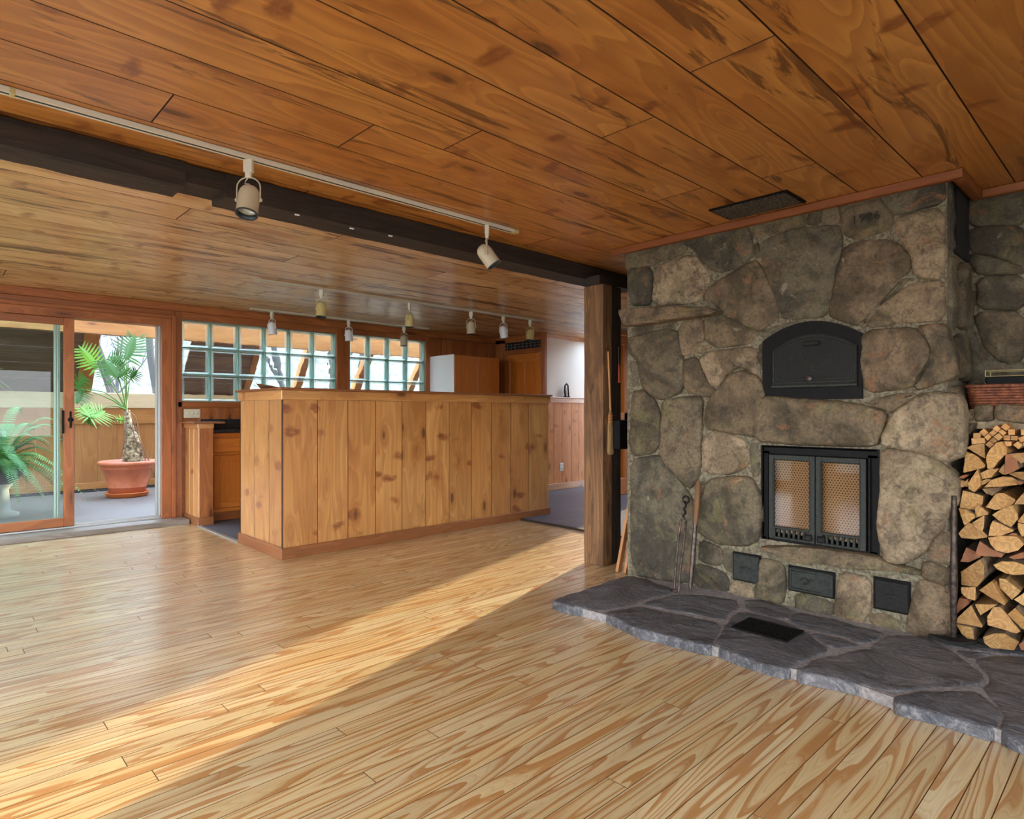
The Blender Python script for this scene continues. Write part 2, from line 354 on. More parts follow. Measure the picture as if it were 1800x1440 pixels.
def stone_mat():
    t = NT('field stone'); c = t.n('TexCoord').outputs['Object']; r = t.rv()
    o = t.n('CombineXYZ'); t.l(t.math('MULTIPLY', r, 31.0), o.inputs[0]); t.l(t.math('MULTIPLY', r, 17.0), o.inputs[1])
    ca = t.n('VectorMath', operation='ADD'); t.l(c, ca.inputs[0]); t.l(o.outputs[0], ca.inputs[1]); c2 = ca.outputs[0]
    big = t.noise(c2, 3.2, 5, .6, .6); mid = t.noise(c2, 11.0, 6, .68, .5); sm = t.noise(c, 60, 4, .7)
    base = t.ramp(r, [(0, srgb(84, 80, 70)), (.2, srgb(104, 94, 74)), (.4, srgb(112, 98, 74)), (.6, srgb(124, 102, 76)), (.8, srgb(148, 126, 98)), (1, srgb(180, 158, 126))])
    dark = t.ramp(r, [(0, srgb(56, 54, 48)), (.5, srgb(70, 60, 44)), (.8, srgb(92, 74, 54)), (1, srgb(140, 122, 96))])
    base = t.mix(t.sstep(big, .42, .60, 0, .85), base, dark)
    ol = t.noise(c2, 4.6, 4, .65, .8); base = t.mix(t.sstep(ol, .54, .66, 0, .55), base, srgb(112, 104, 66))
    br = t.noise(c2, 6.3, 4, .7, 1.0); base = t.mix(t.sstep(br, .58, .68, 0, .6), base, srgb(140, 96, 64))
    base = t.mix(t.sstep(mid, .36, .5, .55, 0), base, srgb(50, 44, 36))
    base = t.mix(t.sstep(mid, .62, .72, 0, .4), base, srgb(176, 164, 136))
    base = t.mix(t.sstep(sm, .35, .6, .38, 0), base, srgb(44, 38, 30))
    li = t.noise(c2, 24, 5, .8, 1.6); on = t.sstep(big, .35, .45, 1.0, 0.0)
    base = t.mix(t.math('MULTIPLY', t.sstep(li, .56, .62, 0, .75), on), base, srgb(38, 30, 22))
    cr = t.math('ABSOLUTE', t.math('SUBTRACT', t.noise(c2, 2.4, 3, .55, 1.2), .5)); base = t.mix(t.sstep(cr, .0, .006, .45, 0), base, srgb(40, 34, 28))
    h = t.math('ADD', t.math('MULTIPLY', mid, 1.0), t.math('MULTIPLY', sm, .22))
    return t.fin(base, t.sstep(big, .3, .7, .6, .85), t.bump(h, .85, .022), 0, .3)
M['stone'] = stone_mat()
def slate_mat():
    t = NT('blue grey flagstone'); c = t.n('TexCoord').outputs['Object']; r = t.rv()
    o = t.n('CombineXYZ'); t.l(t.math('MULTIPLY', r, 23.0), o.inputs[0]); ca = t.n('VectorMath', operation='ADD'); t.l(c, ca.inputs[0]); t.l(o.outputs[0], ca.inputs[1]); c2 = ca.outputs[0]
    lay = t.noise(t.vmul(c2, (1.4, 1, 1)), 2.6, 7, .62, 1.3); sm = t.noise(t.vmul(c2, (4, 1, 1)), 26, 5, .7, .6)
    base = t.ramp(r, [(0, srgb(80, 78, 80)), (.5, srgb(96, 93, 94)), (1, srgb(118, 110, 104))])
    base = t.mix(t.sstep(lay, .38, .62, 0, .75), base, srgb(58, 57, 60))
    base = t.mix(t.sstep(sm, .48, .66, 0, .6), base, srgb(140, 134, 130))
    base = t.mix(t.sstep(sm, .3, .46, .5, 0), base, srgb(46, 45, 48))
    lay7 = t.math('FRACT', t.math('MULTIPLY', lay, 8.0))
    base = t.mix(t.sstep(lay7, .9, 1.0, 0, .5), base, srgb(150, 146, 142))
    h = t.math('ADD', t.math('ADD', t.math('MULTIPLY', lay7, .35), lay), t.math('MULTIPLY', sm, .4))
    return t.fin(base, .5, t.bump(h, .9, .015), 0, .4)
M['slate'] = slate_mat()
M['mortar'] = speck('mortar', srgb(128, 118, 94), srgb(84, 74, 58), 55, .95, 0, .7, .01)
M['mortarh'] = speck('pale hearth mortar', srgb(150, 142, 136), srgb(120, 112, 108), 55, .95, 0, .5, .006)
def tile_mat():
    t = NT('sunroom grey tile'); c = t.n('TexCoord').outputs['Object']
    b = t.n('TexBrick'); t.l(c, b.inputs['Vector']); b.inputs['Scale'].default_value = 1.0; b.inputs['Brick Width'].default_value = .6; b.inputs['Row Height'].default_value = .6
    b.inputs['Mortar Size'].default_value = .006; b.inputs['Color1'].default_value = srgb(104, 98, 94); b.inputs['Color2'].default_value = srgb(112, 106, 101); b.inputs['Mortar'].default_value = srgb(110, 104, 100)
    return t.fin(b.outputs[0], .45)
M['tile'] = tile_mat()
def slatefloor_mat():
    t = NT('slate tile floor'); c = t.n('TexCoord').outputs['Object']
    b = t.n('TexBrick'); t.l(c, b.inputs['Vector']); b.inputs['Scale'].default_value = 1.0; b.inputs['Brick Width'].default_value = .46; b.inputs['Row Height'].default_value = .46; b.offset = .5
    b.inputs['Mortar Size'].default_value = .004; b.inputs['Color1'].default_value = srgb(84, 86, 98); b.inputs['Color2'].default_value = srgb(98, 98, 106); b.inputs['Mortar'].default_value = srgb(60, 58, 60)
    n = t.noise(c, 9, 5, .65, .8)
    return t.fin(t.mix(t.sstep(n, .35, .65, 0, .4), b.outputs[0], srgb(66, 68, 78)), .42, t.bump(n, .4, .006))
M['slatefloor'] = slatefloor_mat()
def pane(name, tint=(1, 1, 1, 1), ior=1.45, rough=0.0, boost=1.0):
    t = NT(name); t.t.nodes.remove(t.p)
    a = t.n('BsdfTransparent'); a.inputs[0].default_value = tint
    b = t.n('BsdfGlossy'); b.inputs['Roughness'].default_value = rough
    f = t.n('Fresnel'); f.inputs[0].default_value = ior
    m = t.n('MixShader'); ge = t.n('NewGeometry'); t.l(t.math('MULTIPLY', t.math('MULTIPLY', f.outputs[0], boost, clamp=True), t.math('SUBTRACT', 1.0, ge.outputs['Backfacing'])), m.inputs[0]); t.l(a.outputs[0], m.inputs[1]); t.l(b.outputs[0], m.inputs[2]); t.l(m.outputs[0], t.out.inputs[0])
    return t.m
M['pane'] = pane('door glass', (.86, .95, .92, 1), 1.5, 0.01, .55)
M['clear'] = pane('window glass', (.96, .98, .98, 1))
M['stovepane'] = pane('stove glass', (.85, .80, .74, 1), 1.5, .02, .8)
def block_mat():
    t = NT('glass block'); c = t.n('TexCoord').outputs['Object']
    w = t.noise(t.vmul(c, (1, 1, 1)), 7.0, 1, .4, .3)
    g = t.n('BsdfRefraction'); g.inputs['Color'].default_value = (.985, 1, .995, 1); g.inputs['IOR'].default_value = 1.25; g.inputs['Roughness'].default_value = .02
    bm = t.bump(w, .22, .03); t.l(bm, g.inputs['Normal'])
    gl = t.n('BsdfGlossy'); gl.inputs['Roughness'].default_value = .05; t.l(bm, gl.inputs['Normal'])
    f = t.n('Fresnel'); f.inputs[0].default_value = 1.25; m = t.n('MixShader'); t.l(f.outputs[0], m.inputs[0]); t.l(g.outputs[0], m.inputs[1]); t.l(gl.outputs[0], m.inputs[2])
    t.t.nodes.remove(t.p); t.l(m.outputs[0], t.out.inputs[0]); return t.m
M['block'] = block_mat()
def rim_mat():
    t = NT('glass block rim')
    tr = t.n('BsdfTranslucent'); tr.inputs[0].default_value = (.92, 1, .96, 1)
    gl = t.n('BsdfGlossy'); gl.inputs[0].default_value = (.9, 1, .96, 1); gl.inputs['Roughness'].default_value = .12
    tp = t.n('BsdfTransparent'); tp.inputs[0].default_value = (.9, .98, .94, 1)
    m = t.n('MixShader'); m.inputs[0].default_value = .35; t.l(tr.outputs[0], m.inputs[1]); t.l(gl.outputs[0], m.inputs[2])
    m2 = t.n('MixShader'); m2.inputs[0].default_value = .6; t.l(m.outputs[0], m2.inputs[1]); t.l(tp.outputs[0], m2.inputs[2])
    t.t.nodes.remove(t.p); t.l(m2.outputs[0], t.out.inputs[0]); return t.m
M['rim'] = rim_mat()
M['joint'] = plain('block joint', srgb(120, 158, 146), .4)
def perf_mat():
    t = NT('perforated steel'); c = t.n('TexCoord').outputs['Object']
    sx = t.n('SeparateXYZ'); t.l(c, sx.inputs[0]); P = .0155
    def cell(oy, oz):
        a = t.math('SUBTRACT', t.math('FRACT', t.math('ADD', t.math('DIVIDE', sx.outputs['Y'], P), oy)), .5)
        b = t.math('SUBTRACT', t.math('FRACT', t.math('ADD', t.math('DIVIDE', sx.outputs['Z'], P*1.732), oz)), .5)
        b = t.math('MULTIPLY', b, 1.732)
        return t.math('SQRT', t.math('ADD', t.math('MULTIPLY', a, a), t.math('MULTIPLY', b, b)))
    d = t.math('MINIMUM', cell(0, 0), cell(.5, .5))
    return t.fin(t.mix(t.sstep(d, .22, .3), (.01, .008, .006, 1), srgb(168, 136, 98)), .5, None, .1)
M['perf'] = perf_mat()
def vent_mat():
    t = NT('grille mesh'); c = t.n('TexCoord').outputs['Object']
    v = t.vor(c, 110); return t.fin(t.mix(t.sstep(v, .3, .55), srgb(120, 108, 92), (.008, .008, .008, 1)), .6, t.bump(v, .6, .004))
M['vent'] = vent_mat()
def hill_mat():
    t = NT('wooded hillside'); c = t.n('TexCoord').outputs['Object']
    n = t.noise(c, 2.4, 8, .8, 1.5); n2 = t.noise(t.vmul(c, (1, 1, .3)), 5.0, 6, .8, 2)
    col = t.ramp(n, [(.38, srgb(46, 46, 44)), (.46, srgb(84, 80, 70)), (.52, srgb(110, 110, 108)), (.58, srgb(104, 108, 60)), (.66, srgb(118, 116, 116))])
    return t.fin(t.mix(t.sstep(n2, .5, .6, 0, .6), col, srgb(90, 90, 98)), 1.0)
M['hill'] = hill_mat()
M['tree'] = plain('bare grey bark', srgb(44, 42, 40), .9)
M['roofm'] = plain('roofing', srgb(80, 76, 72), .9)
# ================================================================ the shell
def planks(mb, a0, a1, b0, b1, mk, widths, lens, gap=.002, jit=0):
    """rows across b, pieces along a; mk(a0,a1,b0,b1)"""
    b = b0
    while b < b1-1e-4:
        w = widths() ; e = min(b+w, b1); a = a0 - random.random()*lens()*.8
        while a < a1:
            L = lens(); x0, x1 = max(a, a0), min(a+L, a1)
            if x1-x0 > .01: mk(x0+gap/2, x1-gap/2, b+gap/2, e-gap/2)
            a += L
        b = e
# wood floor (boards run along x), two rectangles with the slate left out
m = MB()
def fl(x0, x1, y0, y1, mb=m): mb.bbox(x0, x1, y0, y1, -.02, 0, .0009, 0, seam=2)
planks(m, WX, 4.68, SY_, 4.9, fl, lambda: .0795, lambda: random.uniform(1.6, 4.2), .0016)
planks(m, WX, 2.07, 4.9, 7.2, fl, lambda: .0795, lambda: random.uniform(1.2, 3.2), .0016)
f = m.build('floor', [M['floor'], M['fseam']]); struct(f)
m = MB(); m.box(WX, EX, SY_, WY, -.08, -.021); struct(m.build('floor', M['gap']))
m = MB(); m.box(2.07, 4.68, 4.9, WY, -.02, .006); struct(m.build('floor', M['mat']))
m = MB(); m.box(4.68, EX, .7, WY, -.02, .018); struct(m.build('floor', M['slatefloor']))
m = MB(); m.box(4.655, 4.682, 2.6, 4.75, 0, .019, 1); struct(m.build('trim_13', M['gap']))
m = MB(); m.box(2.045, 2.075, 5.66, 6.74, 0, .012, 1); struct(m.build('trim_1', M['alu']))
# ceilings
def ceiling(y0, y1, mat, wd, seed):
    random.seed(seed); mb = MB()
    def cl(x0, x1, a, b, rv=None):
        if rv is None: rv = random.random()
        for K in ADDED_SKYLIGHTS:
            if x1 > K[0] and x0 < K[1] and b > K[2] and a < K[3]:
                for q in ((x0, min(x1, K[0]), a, b), (max(x0, K[1]), x1, a, b), (max(x0, K[0]), min(x1, K[1]), a, K[2]), (max(x0, K[0]), min(x1, K[1]), K[3], b)):
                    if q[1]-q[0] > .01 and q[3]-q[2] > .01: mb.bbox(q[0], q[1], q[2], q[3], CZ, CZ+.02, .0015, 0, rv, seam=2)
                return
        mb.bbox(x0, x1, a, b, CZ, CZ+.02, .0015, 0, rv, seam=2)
    planks(mb, WX, EX, y0, y1, cl, wd, lambda: random.uniform(2.2, 4.4), .003)
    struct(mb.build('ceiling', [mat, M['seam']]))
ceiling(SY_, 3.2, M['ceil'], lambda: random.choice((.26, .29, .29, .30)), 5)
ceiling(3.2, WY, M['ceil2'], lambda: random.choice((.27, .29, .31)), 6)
random.seed(11)
def holed(name, X0, X1, Y0, Y1, z0, z1, mat):
    mb = MB(); y = Y0
    for K in ADDED_SKYLIGHTS:
        mb.box(X0, X1, y, K[2], z0, z1); mb.box(X0, K[0], K[2], K[3], z0, z1); mb.box(K[1], X1, K[2], K[3], z0, z1); y = K[3]
    mb.box(X0, X1, y, Y1, z0, z1)
    return struct(mb.build(name, mat))
holed('ceiling', WX-.2, EX+.2, SY_-.2, WY+.02, CZ+.021, CZ+.15, M['gap'])
for i, K in enumerate(ADDED_SKYLIGHTS):
    m = MB(); m.box(K[0], K[1], K[2], K[3], CZ+.31, CZ+.316); struct(m.build('window_%d' % (11+i), M['clear']))  # glass over an added skylight, unseen from the camera
    m = MB()
    for q in ((K[0]-.02, K[0], K[2], K[3]), (K[1], K[1]+.02, K[2], K[3]), (K[0], K[1], K[2]-.02, K[2]), (K[0], K[1], K[3], K[3]+.02)): m.box(q[0], q[1], q[2], q[3], CZ+.021, CZ+.36)
    struct(m.build('trim_%d' % (11+i), M['white']))  # white curb of the added skylight

def wall_x(name, x, y0, y1, holes, mat, th=.15, side=-1):
    """wall in plane x (room on the other side of `side`) with rectangular holes"""
    mb = MB(); xa, xb = (x-th, x) if side < 0 else (x, x+th)
    ys = sorted({y0, y1} | {h[0] for h in holes} | {h[1] for h in holes}); zs = sorted({0, CZ+.1} | {h[2] for h in holes} | {h[3] for h in holes})
    for a, b in zip(ys, ys[1:]):
        for c, d in zip(zs, zs[1:]):
            if any(h[0] <= a and b <= h[1] and h[2] <= c and d <= h[3] for h in holes): continue
            mb.box(xa, xb, a, b, c, d, 1, .5)
    return struct(mb.build(name, mat))
def wall_y(name, y, x0, x1, holes, mat, th=.15, side=1):
    mb = MB(); ya, yb = (y-th, y) if side < 0 else (y, y+th)
    xs = sorted({x0, x1} | {h[0] for h in holes} | {h[1] for h in holes}); zs = sorted({0, CZ+.1} | {h[2] for h in holes} | {h[3] for h in holes})
    for a, b in zip(xs, xs[1:]):
        for c, d in zip(zs, zs[1:]):
            if any(h[0] <= a and b <= h[1] and h[2] <= c and d <= h[3] for h in holes): continue
            mb.box(a, b, ya, yb, c, d, 0, .5)
    return struct(mb.build(name, mat))
wall_x('wall_west', WX, SY_-.15, WY, WEST_WIN, M['pen'])
wall_y('wall_south', SY_, WX, EX+.15, SOUTH_WIN, M['pen'], side=-1)
wall_x('wall_east', EX, SY_, WY, EAST_WIN, M['pen'], side=1)
def win_frame(name, plane, c, h, w=.05, panes=2):
    """off-camera windows: frame, sash bars, glass"""
    mb = MB(); gl = MB(); a0, a1, z0, z1 = h
    def bb(u0, u1, v0, v1):
        if plane == 'x': mb.bbox(c-.06, c+.02, u0, u1, v0, v1, .003, 1)
        else: mb.bbox(u0, u1, c-.06, c+.02, v0, v1, .003, 0)
    bb(a0, a1, z0, z0+w); bb(a0, a1, z1-w, z1); bb(a0, a0+w, z0+w, z1-w); bb(a1-w, a1, z0+w, z1-w)
    for k in range(1, panes): u = a0+(a1-a0)*k/panes; bb(u-w/2, u+w/2, z0+w, z1-w)
    o = struct(mb.build(name, M['red']))
    if plane == 'x': gl.box(c-.03, c-.026, a0+w, a1-w, z0+w, z1-w)
    else: gl.box(a0+w, a1-w, c-.03, c-.026, z0+w, z1-w)
    gl.build('pane', M['clear'], o)
k = 3
for h in WEST_WIN: win_frame('window_%d' % k, 'x', WX-.05, h); k += 1
for h in SOUTH_WIN: win_frame('window_%d' % k, 'y', SY_-.05, h); k += 1

# ---------------------------------------------------------------- window wall (north), y = 7.2
DZ0, DZ1 = .085, 2.047          # sliding door opening
W1 = (2.034, 3.820, 1.265, 2.135); W2 = (4.002, 5.182, 1.265, 2.150)
holes = [(-2.2, 1.833, 0.0, DZ1+.03), W1, W2]
wall_y('wall_north', WY+.02, WX, EX, holes, M['red'], .13)
m = MB()      # vertical boards under the glass block windows and beyond
x = 1.99
def vboards(mb, x0, x1, z0, z1, y0, y1, ws, g=2):
    x = x0
    while x < x1-.01:
        w = ws(); e = min(x+w, x1)
        if x1-e < .05: e = x1
        mb.bbox(x+.002, e-.002, y0, y1, z0, z1, .002, g); x = e
vboards(m, 2.2, 5.27, .0, 1.20, WY, WY+.019, lambda: random.uniform(.17, .26))
vboards(m, 5.27, 6.52, .0, 2.20, WY, WY+.019, lambda: random.uniform(.17, .26))
struct(m.build('wall_north', M['red']))
m = MB()
T = WY-.012
m.bbox(WX, 6.5, T-.012, WY+.02, 2.215, CZ-.001, .004, 0)            # head board under the ceiling
m.bbox(WX, 1.96, T, WY+.02, DZ1+.115, 2.214, .003, 0)
m.bbox(3.820, 4.002, T, WY+.02, 1.265, 2.214, .003, 2)              # between the two windows
m.bbox(5.182, 5.27, T, WY+.02, 1.20, 2.214, .003, 2)
m.bbox(1.992, 5.182, T, WY+.02, 1.205, 1.263, .003, 0)              # sill boards
m.bbox(2.034, 3.82, T, WY+.02, 2.137, 2.214, .003, 0); m.bbox(4.002, 5.182, T, WY+.02, 2.152, 2.214, .003, 0)
m.bbox(1.965, 2.033, T, WY+.02, .05, 2.214, .003, 2)
struct(m.build('trim_2', M['red']))
# glass block windows
def blocks(name, w, nx, nz):
    x0, x1, z0, z1 = w; px = (x1-x0)/nx; pz = (z1-z0)/nz; j = .005
    fr = MB()
    for i in range(nx+1): xx = x0+px*i; fr.box(max(xx-j, x0), min(xx+j, x1), WY+.02, WY+.115, z0, z1)
    for i in range(nz+1): zz = z0+pz*i; fr.box(x0, x1, WY+.021, WY+.114, max(zz-j, z0), min(zz+j, z1))
    o = struct(fr.build(name, M['joint']))
    a = MB(); b = MB()
    for i in range(nx):
        for k in range(nz):
            X0, X1, Z0, Z1 = x0+px*i+j, x0+px*(i+1)-j, z0+pz*k+j, z0+pz*(k+1)-j
            r = .024
            for (ya, yb) in ((WY+.012, WY+.02), (WY+.108, WY+.116)):
                a.bbox(X0+.002, X1-.002, ya, yb, Z0+.002, Z1-.002, .003, smooth=False)
            # side walls of the hollow block, wedge section like moulded glass
            for (p, q) in (((X0, Z0), (X1, Z0)), ((X1, Z0), (X1, Z1)), ((X1, Z1), (X0, Z1)), ((X0, Z1), (X0, Z0))):
                cx, cz = (X0+X1)/2, (Z0+Z1)/2
                def inn(t, d): return (t[0]+(d if t[0] < cx else -d), t[1]+(d if t[1] < cz else -d))
                vs = []
                for (yy, d) in ((WY+.02, r), (WY+.05, r*.45), (WY+.085, r*.45), (WY+.108, r)):
                    for t in (p, q):
                        u = inn(t, d); vs.append((u[0], yy, u[1]))
                b.add(vs, [(2*i_, 2*i_+1, 2*i_+3, 2*i_+2) for i_ in range(3)], smooth=True)
    a.build('glass_blocks', M['block'], o); b.build('block_rims', M['rim'], o)
blocks('window_1', W1, 6, 3); blocks('window_2', W2, 4, 3)

# ---------------------------------------------------------------- sliding door
m = MB()
m.bbox(1.833, 1.925, WY-.03, WY+.12, .05, DZ1+.08, .004, 2)
m.bbox(1.925, 1.965, WY-.045, WY+.02, .05, DZ1+.115, .004, 2)
m.bbox(-2.25, 1.833, WY-.03, WY+.12, DZ1, DZ1+.08, .004, 0)
m.bbox(-2.25, 1.925, WY-.045, WY+.0, DZ1+.08, DZ1+.115, .004, 0)
m.bbox(-2.25, -2.16, WY-.03, WY+.12, .05, DZ1, .004, 2)
d1 = struct(m.build('door_1', M['red']))
m = MB(); m.bbox(1.815, 1.832, WY+.0, WY+.012, DZ0, DZ1, .002); m.bbox(1.82, 1.832, WY+.03, WY+.04, DZ0, DZ1, .002); m.bbox(1.80, 1.832, WY+.055, WY+.095, DZ0, DZ1, .002)
m.bbox(-2.15, 1.832, WY-.02, WY+.1, .05, .068, .003); m.bbox(-2.15, 1.832, WY+.02, WY+.03, .068, .088, .002)
m.build('door_track', M['alu'], d1)
m = MB()      # the sliding leaf
LX1 = 1.086; LX0 = -.55
yA, yB = WY-.028, WY+.012
m.bbox(LX1-.082, LX1, yA, yB, .072, DZ1-.005, .004, 2); m.bbox(LX0, LX0+.09, yA, yB, .072, DZ1-.005, .004, 2)
m.bbox(LX0+.09, LX1-.082, yA, yB, .072, .155, .004, 0); m.bbox(LX0+.09, LX1-.082, yA, yB, 1.975, DZ1-.005, .004, 0)
leaf = struct(m.build('door_2', M['red']))
m = MB(); m.box(LX0+.09, LX1-.082, WY-.012, WY-.006, .155, 1.975); m.build('pane', M['pane'], leaf)
m = MB(); m.bbox(LX1-.128, LX1-.112, WY+.045, WY+.075, .09, 1.99, .003); m.bbox(LX1-.15, LX1-.131, WY+.05, WY+.07, .09, 1.99, .002); m.bbox(LX1-.108, LX1-.102, WY+.04, WY+.08, .09, 1.99, .002)
m.build('screen_frame', M['alu'], leaf)
m = MB(); m.bbox(LX1-.1, LX1-.082, yA-.02, yA+.002, .95, 1.17, .004)
hx = LX1-.03
m.lathe([(.02, 0), (.024, .004), (.02, .01), (.0, .012)], 14, Matrix.Translation((hx, yA, 1.08)) @ Matrix.Rotation(math.pi/2, 4, 'X'))
m.tube([(hx, yA-.005, 1.10), (hx-.01, yA-.03, 1.09), (hx, yA-.035, 1.06), (hx+.004, yA-.028, 1.02)], [.006, .008, .007, .004], 8)
m.bbox(hx-.009, hx+.009, yA-.006, yA, 1.0, 1.16, .003)
m.build('door_handle', M['iron'], leaf)
m = MB()     # fixed leaf further left
m.bbox(-2.16, -2.07, WY+.04, WY+.08, .07, DZ1, .003, 2); m.bbox(-.62, -.53, WY+.04, WY+.08, .07, DZ1, .003, 2); m.bbox(-2.07, -.62, WY+.04, WY+.08, .07, .15, .003, 0); m.bbox(-2.07, -.62, WY+.04, WY+.08, 1.97, DZ1, .003, 0)
o = struct(m.build('door_3', M['red'])); m = MB(); m.box(-2.07, -.62, WY+.058, WY+.064, .15, 1.97); m.build('pane', M['pane'], o)
# wooden step in front of the sliding door
m = MB(); m.bbox(-2.3, 2.035, 6.94, WY+.13, 0, .05, .004, 0, .6); struct(m.build('trim_3', wood('grey worn step', srgb(150, 142, 132), srgb(138, 128, 118), srgb(92, 70, 50), K=8, rw=.4, knots=0, rough=.4, vary=.05)))
# vertical board on the west bit of the wall left of the door is covered by wall_north

# ---------------------------------------------------------------- sunroom behind
SZ = .05; SYB = 10.55
m = MB(); m.box(-3.2, 9.2, WY+.13, SYB+.3, -.1, SZ); struct(m.build('floor', M['tile']))
m = MB(); vboards(m, -3.2, 9.2, SZ, .98, SYB, SYB+.03, lambda: random.uniform(.2, .28)); m.bbox(-3.2, 9.2, SYB-.012, SYB, SZ, .15, .004, 0)
struct(m.build('wall_sunroom', M['sunwood']))
m = MB(); m.bbox(-3.2, 9.2, SYB-.02, SYB+.03, .98, 1.21, .004, 0, .9)
struct(m.build('trim_4', M['sunwood']))
m = MB(); m.bbox(-3.2, 9.2, SYB-.03, SYB+.1, 1.21, 1.43, .006, 0, .3)
struct(m.build('trim_5', wood('pale sill board', srgb(226, 208, 170), srgb(216, 196, 156), srgb(190, 164, 120), K=6, rw=.25, knots=0, vary=.05, rough=.5)))
# sloping glazed wall: leans in from (SYB, 1.43) to (TY, TZ)
TY, TZ = SYB-1.05, 2.78
def slope(x0, x1, u0=0.0, u1=1.0, mb=None, th=.06, off=0.0, mat=None, g=2):
    d = Vector((0, TY-(SYB+.04), TZ-1.40)); p = Vector((0, SYB+.04, 1.40)); nn = Vector((0, d.z, -d.y)).normalized()
    a = p + d*u0 + nn*off; b = p + d*u1 + nn*off; c = nn*th
    pts = [(x0, a.y, a.z), (x0, b.y, b.z), (x1, b.y, b.z), (x1, a.y, a.z)]
    mb.prism(pts, c, g)
m = MB()
for (a, b) in ((1.62, 1.80), (3.9, 4.0), (4.75, 4.87), (5.9, 6.02), (7.1, 7.22), (8.9, 9.1)): slope(a, b, 0, 1, m, .12)
m.bbox(-3.2, 9.2, TY-.08, TY-.0, 2.15, TZ-.16, .005, 0)
m.bbox(-3.2, 9.2, TY-.02, TY+.08, TZ-.16, TZ+.05, .005, 0)
struct(m.build('trim_6', M['sunwood']))
m = MB()
for a in range(7): slope(-3.2, 1.70, a/7+.002, (a+1)/7-.002, m, .03, .02, g=0)
for a in range(7): slope(2.95, 3.9, a/7+.002, (a+1)/7-.002, m, .03, .02, g=0)
struct(m.build('wall_sunroom', M['weather']))
m = MB(); slope(1.8, 2.95, 0, 1, m, .006, .05); slope(3.9, 8.9, 0, 1, m, .006, .05); struct(m.build('window_8', M['clear']))
# sunroom roof: rafters and translucent glazing with boards
m = MB()
for i in range(12):
    x = -3.0+i*1.05
    m.bbox(x, x+.09, WY+.13, TY+.05, TZ-.02, TZ+.14, .004, 1)
struct(m.build('trim_7', M['sunwood']))
m = MB()
m.bbox(-3.2, 9.2, WY+.1, WY+.6, TZ+.14, TZ+.16, .002, 0)
struct(m.build('ceiling', M['sunwood']))
m = MB(); m.box(-3.2, 9.2, WY+.6, TY+.1, TZ+.145, TZ+.15); struct(m.build('window_10', M['clear']))
m = MB(); m.box(-3.3, -3.2, WY+.1, SYB+.1, 0, TZ); m.box(9.1, 9.2, WY+.1, SYB+.1, 0, TZ); struct(m.build('wall_sunroom', M['weather']))
m = MB(); m.box(-3.2, 9.2, WY+.151, WY+.17, CZ+.1, TZ+.14); struct(m.build('wall_sunroom', M['sunwood']))
# curved brown log braces seen through the glass blocks
for i, x in enumerate((2.15, 3.3, 4.45, 5.6)):
    m = MB(); m.tube([(x, 8.6, 2.78), (x+.2, 8.62, 2.58), (x+.48, 8.64, 2.48), (x+.76, 8.62, 2.56), (x+.96, 8.6, 2.78)], .08, 10)
    o = m.build('curved_brace', M['red']); tag(o, 'curved brown timber brace overhead in the sunroom behind the glass blocks', 'brace', 'curved braces in the sunroom')
# floor grilles along the sunroom wall
for i in range(8):
    x0 = .6+i*.62
    m = MB(); m.box(x0, x0+.6, SYB-.30, SYB-.03, SZ, SZ+.004, mi=1)
    for j in range(5): m.bbox(x0+.1*j+.04, x0+.1*j+.052, SYB-.29, SYB-.04, SZ+.004, SZ+.014, .002)
    m.bbox(x0, x0+.6, SYB-.30, SYB-.29, SZ, SZ+.014, .002); m.bbox(x0, x0+.6, SYB-.04, SYB-.03, SZ, SZ+.014, .002)
    o = m.build('floor_grille', [M['irong'], M['dark']])
    tag(o, 'dark slatted grille set in the sunroom floor along the back wall', 'grille', 'sunroom floor grilles')

# ---------------------------------------------------------------- outside
m = MB(); N = 50; P = 34
vs = []
for j in range(P):
    for i in range(N):
        x = -30+i*1.8; y = 14+j*1.1; z = -1.5 + (j*1.1)*.62 + 1.2*noise.noise(Vector((x*.15, y*.15, 0))) + .4*noise.noise(Vector((x*.6, y*.6, 3)))
        vs.append((x, y, z))
m.add(vs, [(j*N+i, j*N+i+1, (j+1)*N+i+1, (j+1)*N+i) for j in range(P-1) for i in range(N-1)], smooth=True)
tag(m.build('hillside', M['hill']), 'pale wooded hillside seen through the sunroom glazing', 'hillside', None, 'stuff')
m = MB(); m.box(-40, 60, -40, 14.6, -.6, -.5); struct(m.build('ground', M['hill']))
holed('roof', WX-.4, EX+.4, SY_-.4, WY+.1, CZ+.15, CZ+.3, M['roofm'])
random.seed(31)
def tree(x, y, label):
    z0 = -1.5+(y-14)*.62
    m = MB()
    def br(p, d, L, r, lv):
        pts = [p]; q = p.copy(); dd = d.copy()
        for i in range(4):
            dd = (dd + Vector((random.uniform(-.18, .18), random.uniform(-.18, .18), .06))).normalized(); q = q+dd*L/4; pts.append(q.copy())
        m.tube(pts, [r*(1-.16*i) for i in range(5)], 5 if lv else 7, cap=False)
        if lv < 3:
            for i in range(5 if lv == 0 else 3):
                s = random.choice(pts[1:]); e = (dd + Vector((random.uniform(-1, 1), random.uniform(-.6, .6), random.uniform(0, .6)))).normalized()
                br(s, e, L*random.uniform(.4, .6), r*.45, lv+1)
    br(Vector((x, y, z0)), Vector((random.uniform(-.1, .1), 0, 1)), random.uniform(5, 7), .11, 0)
    tag(m.build('bare_tree', M['tree']), label, 'tree', 'bare trees on the hillside')
for (x, y) in ((3.4, 16), (4.6, 18), (2.6, 19), (5.6, 21), (4.0, 23), (7.5, 17), (9.5, 18), (6.4, 24), (11.5, 20)):
    tree(x, y, 'thin bare tree on the pale hillside beyond the sunroom glazing')

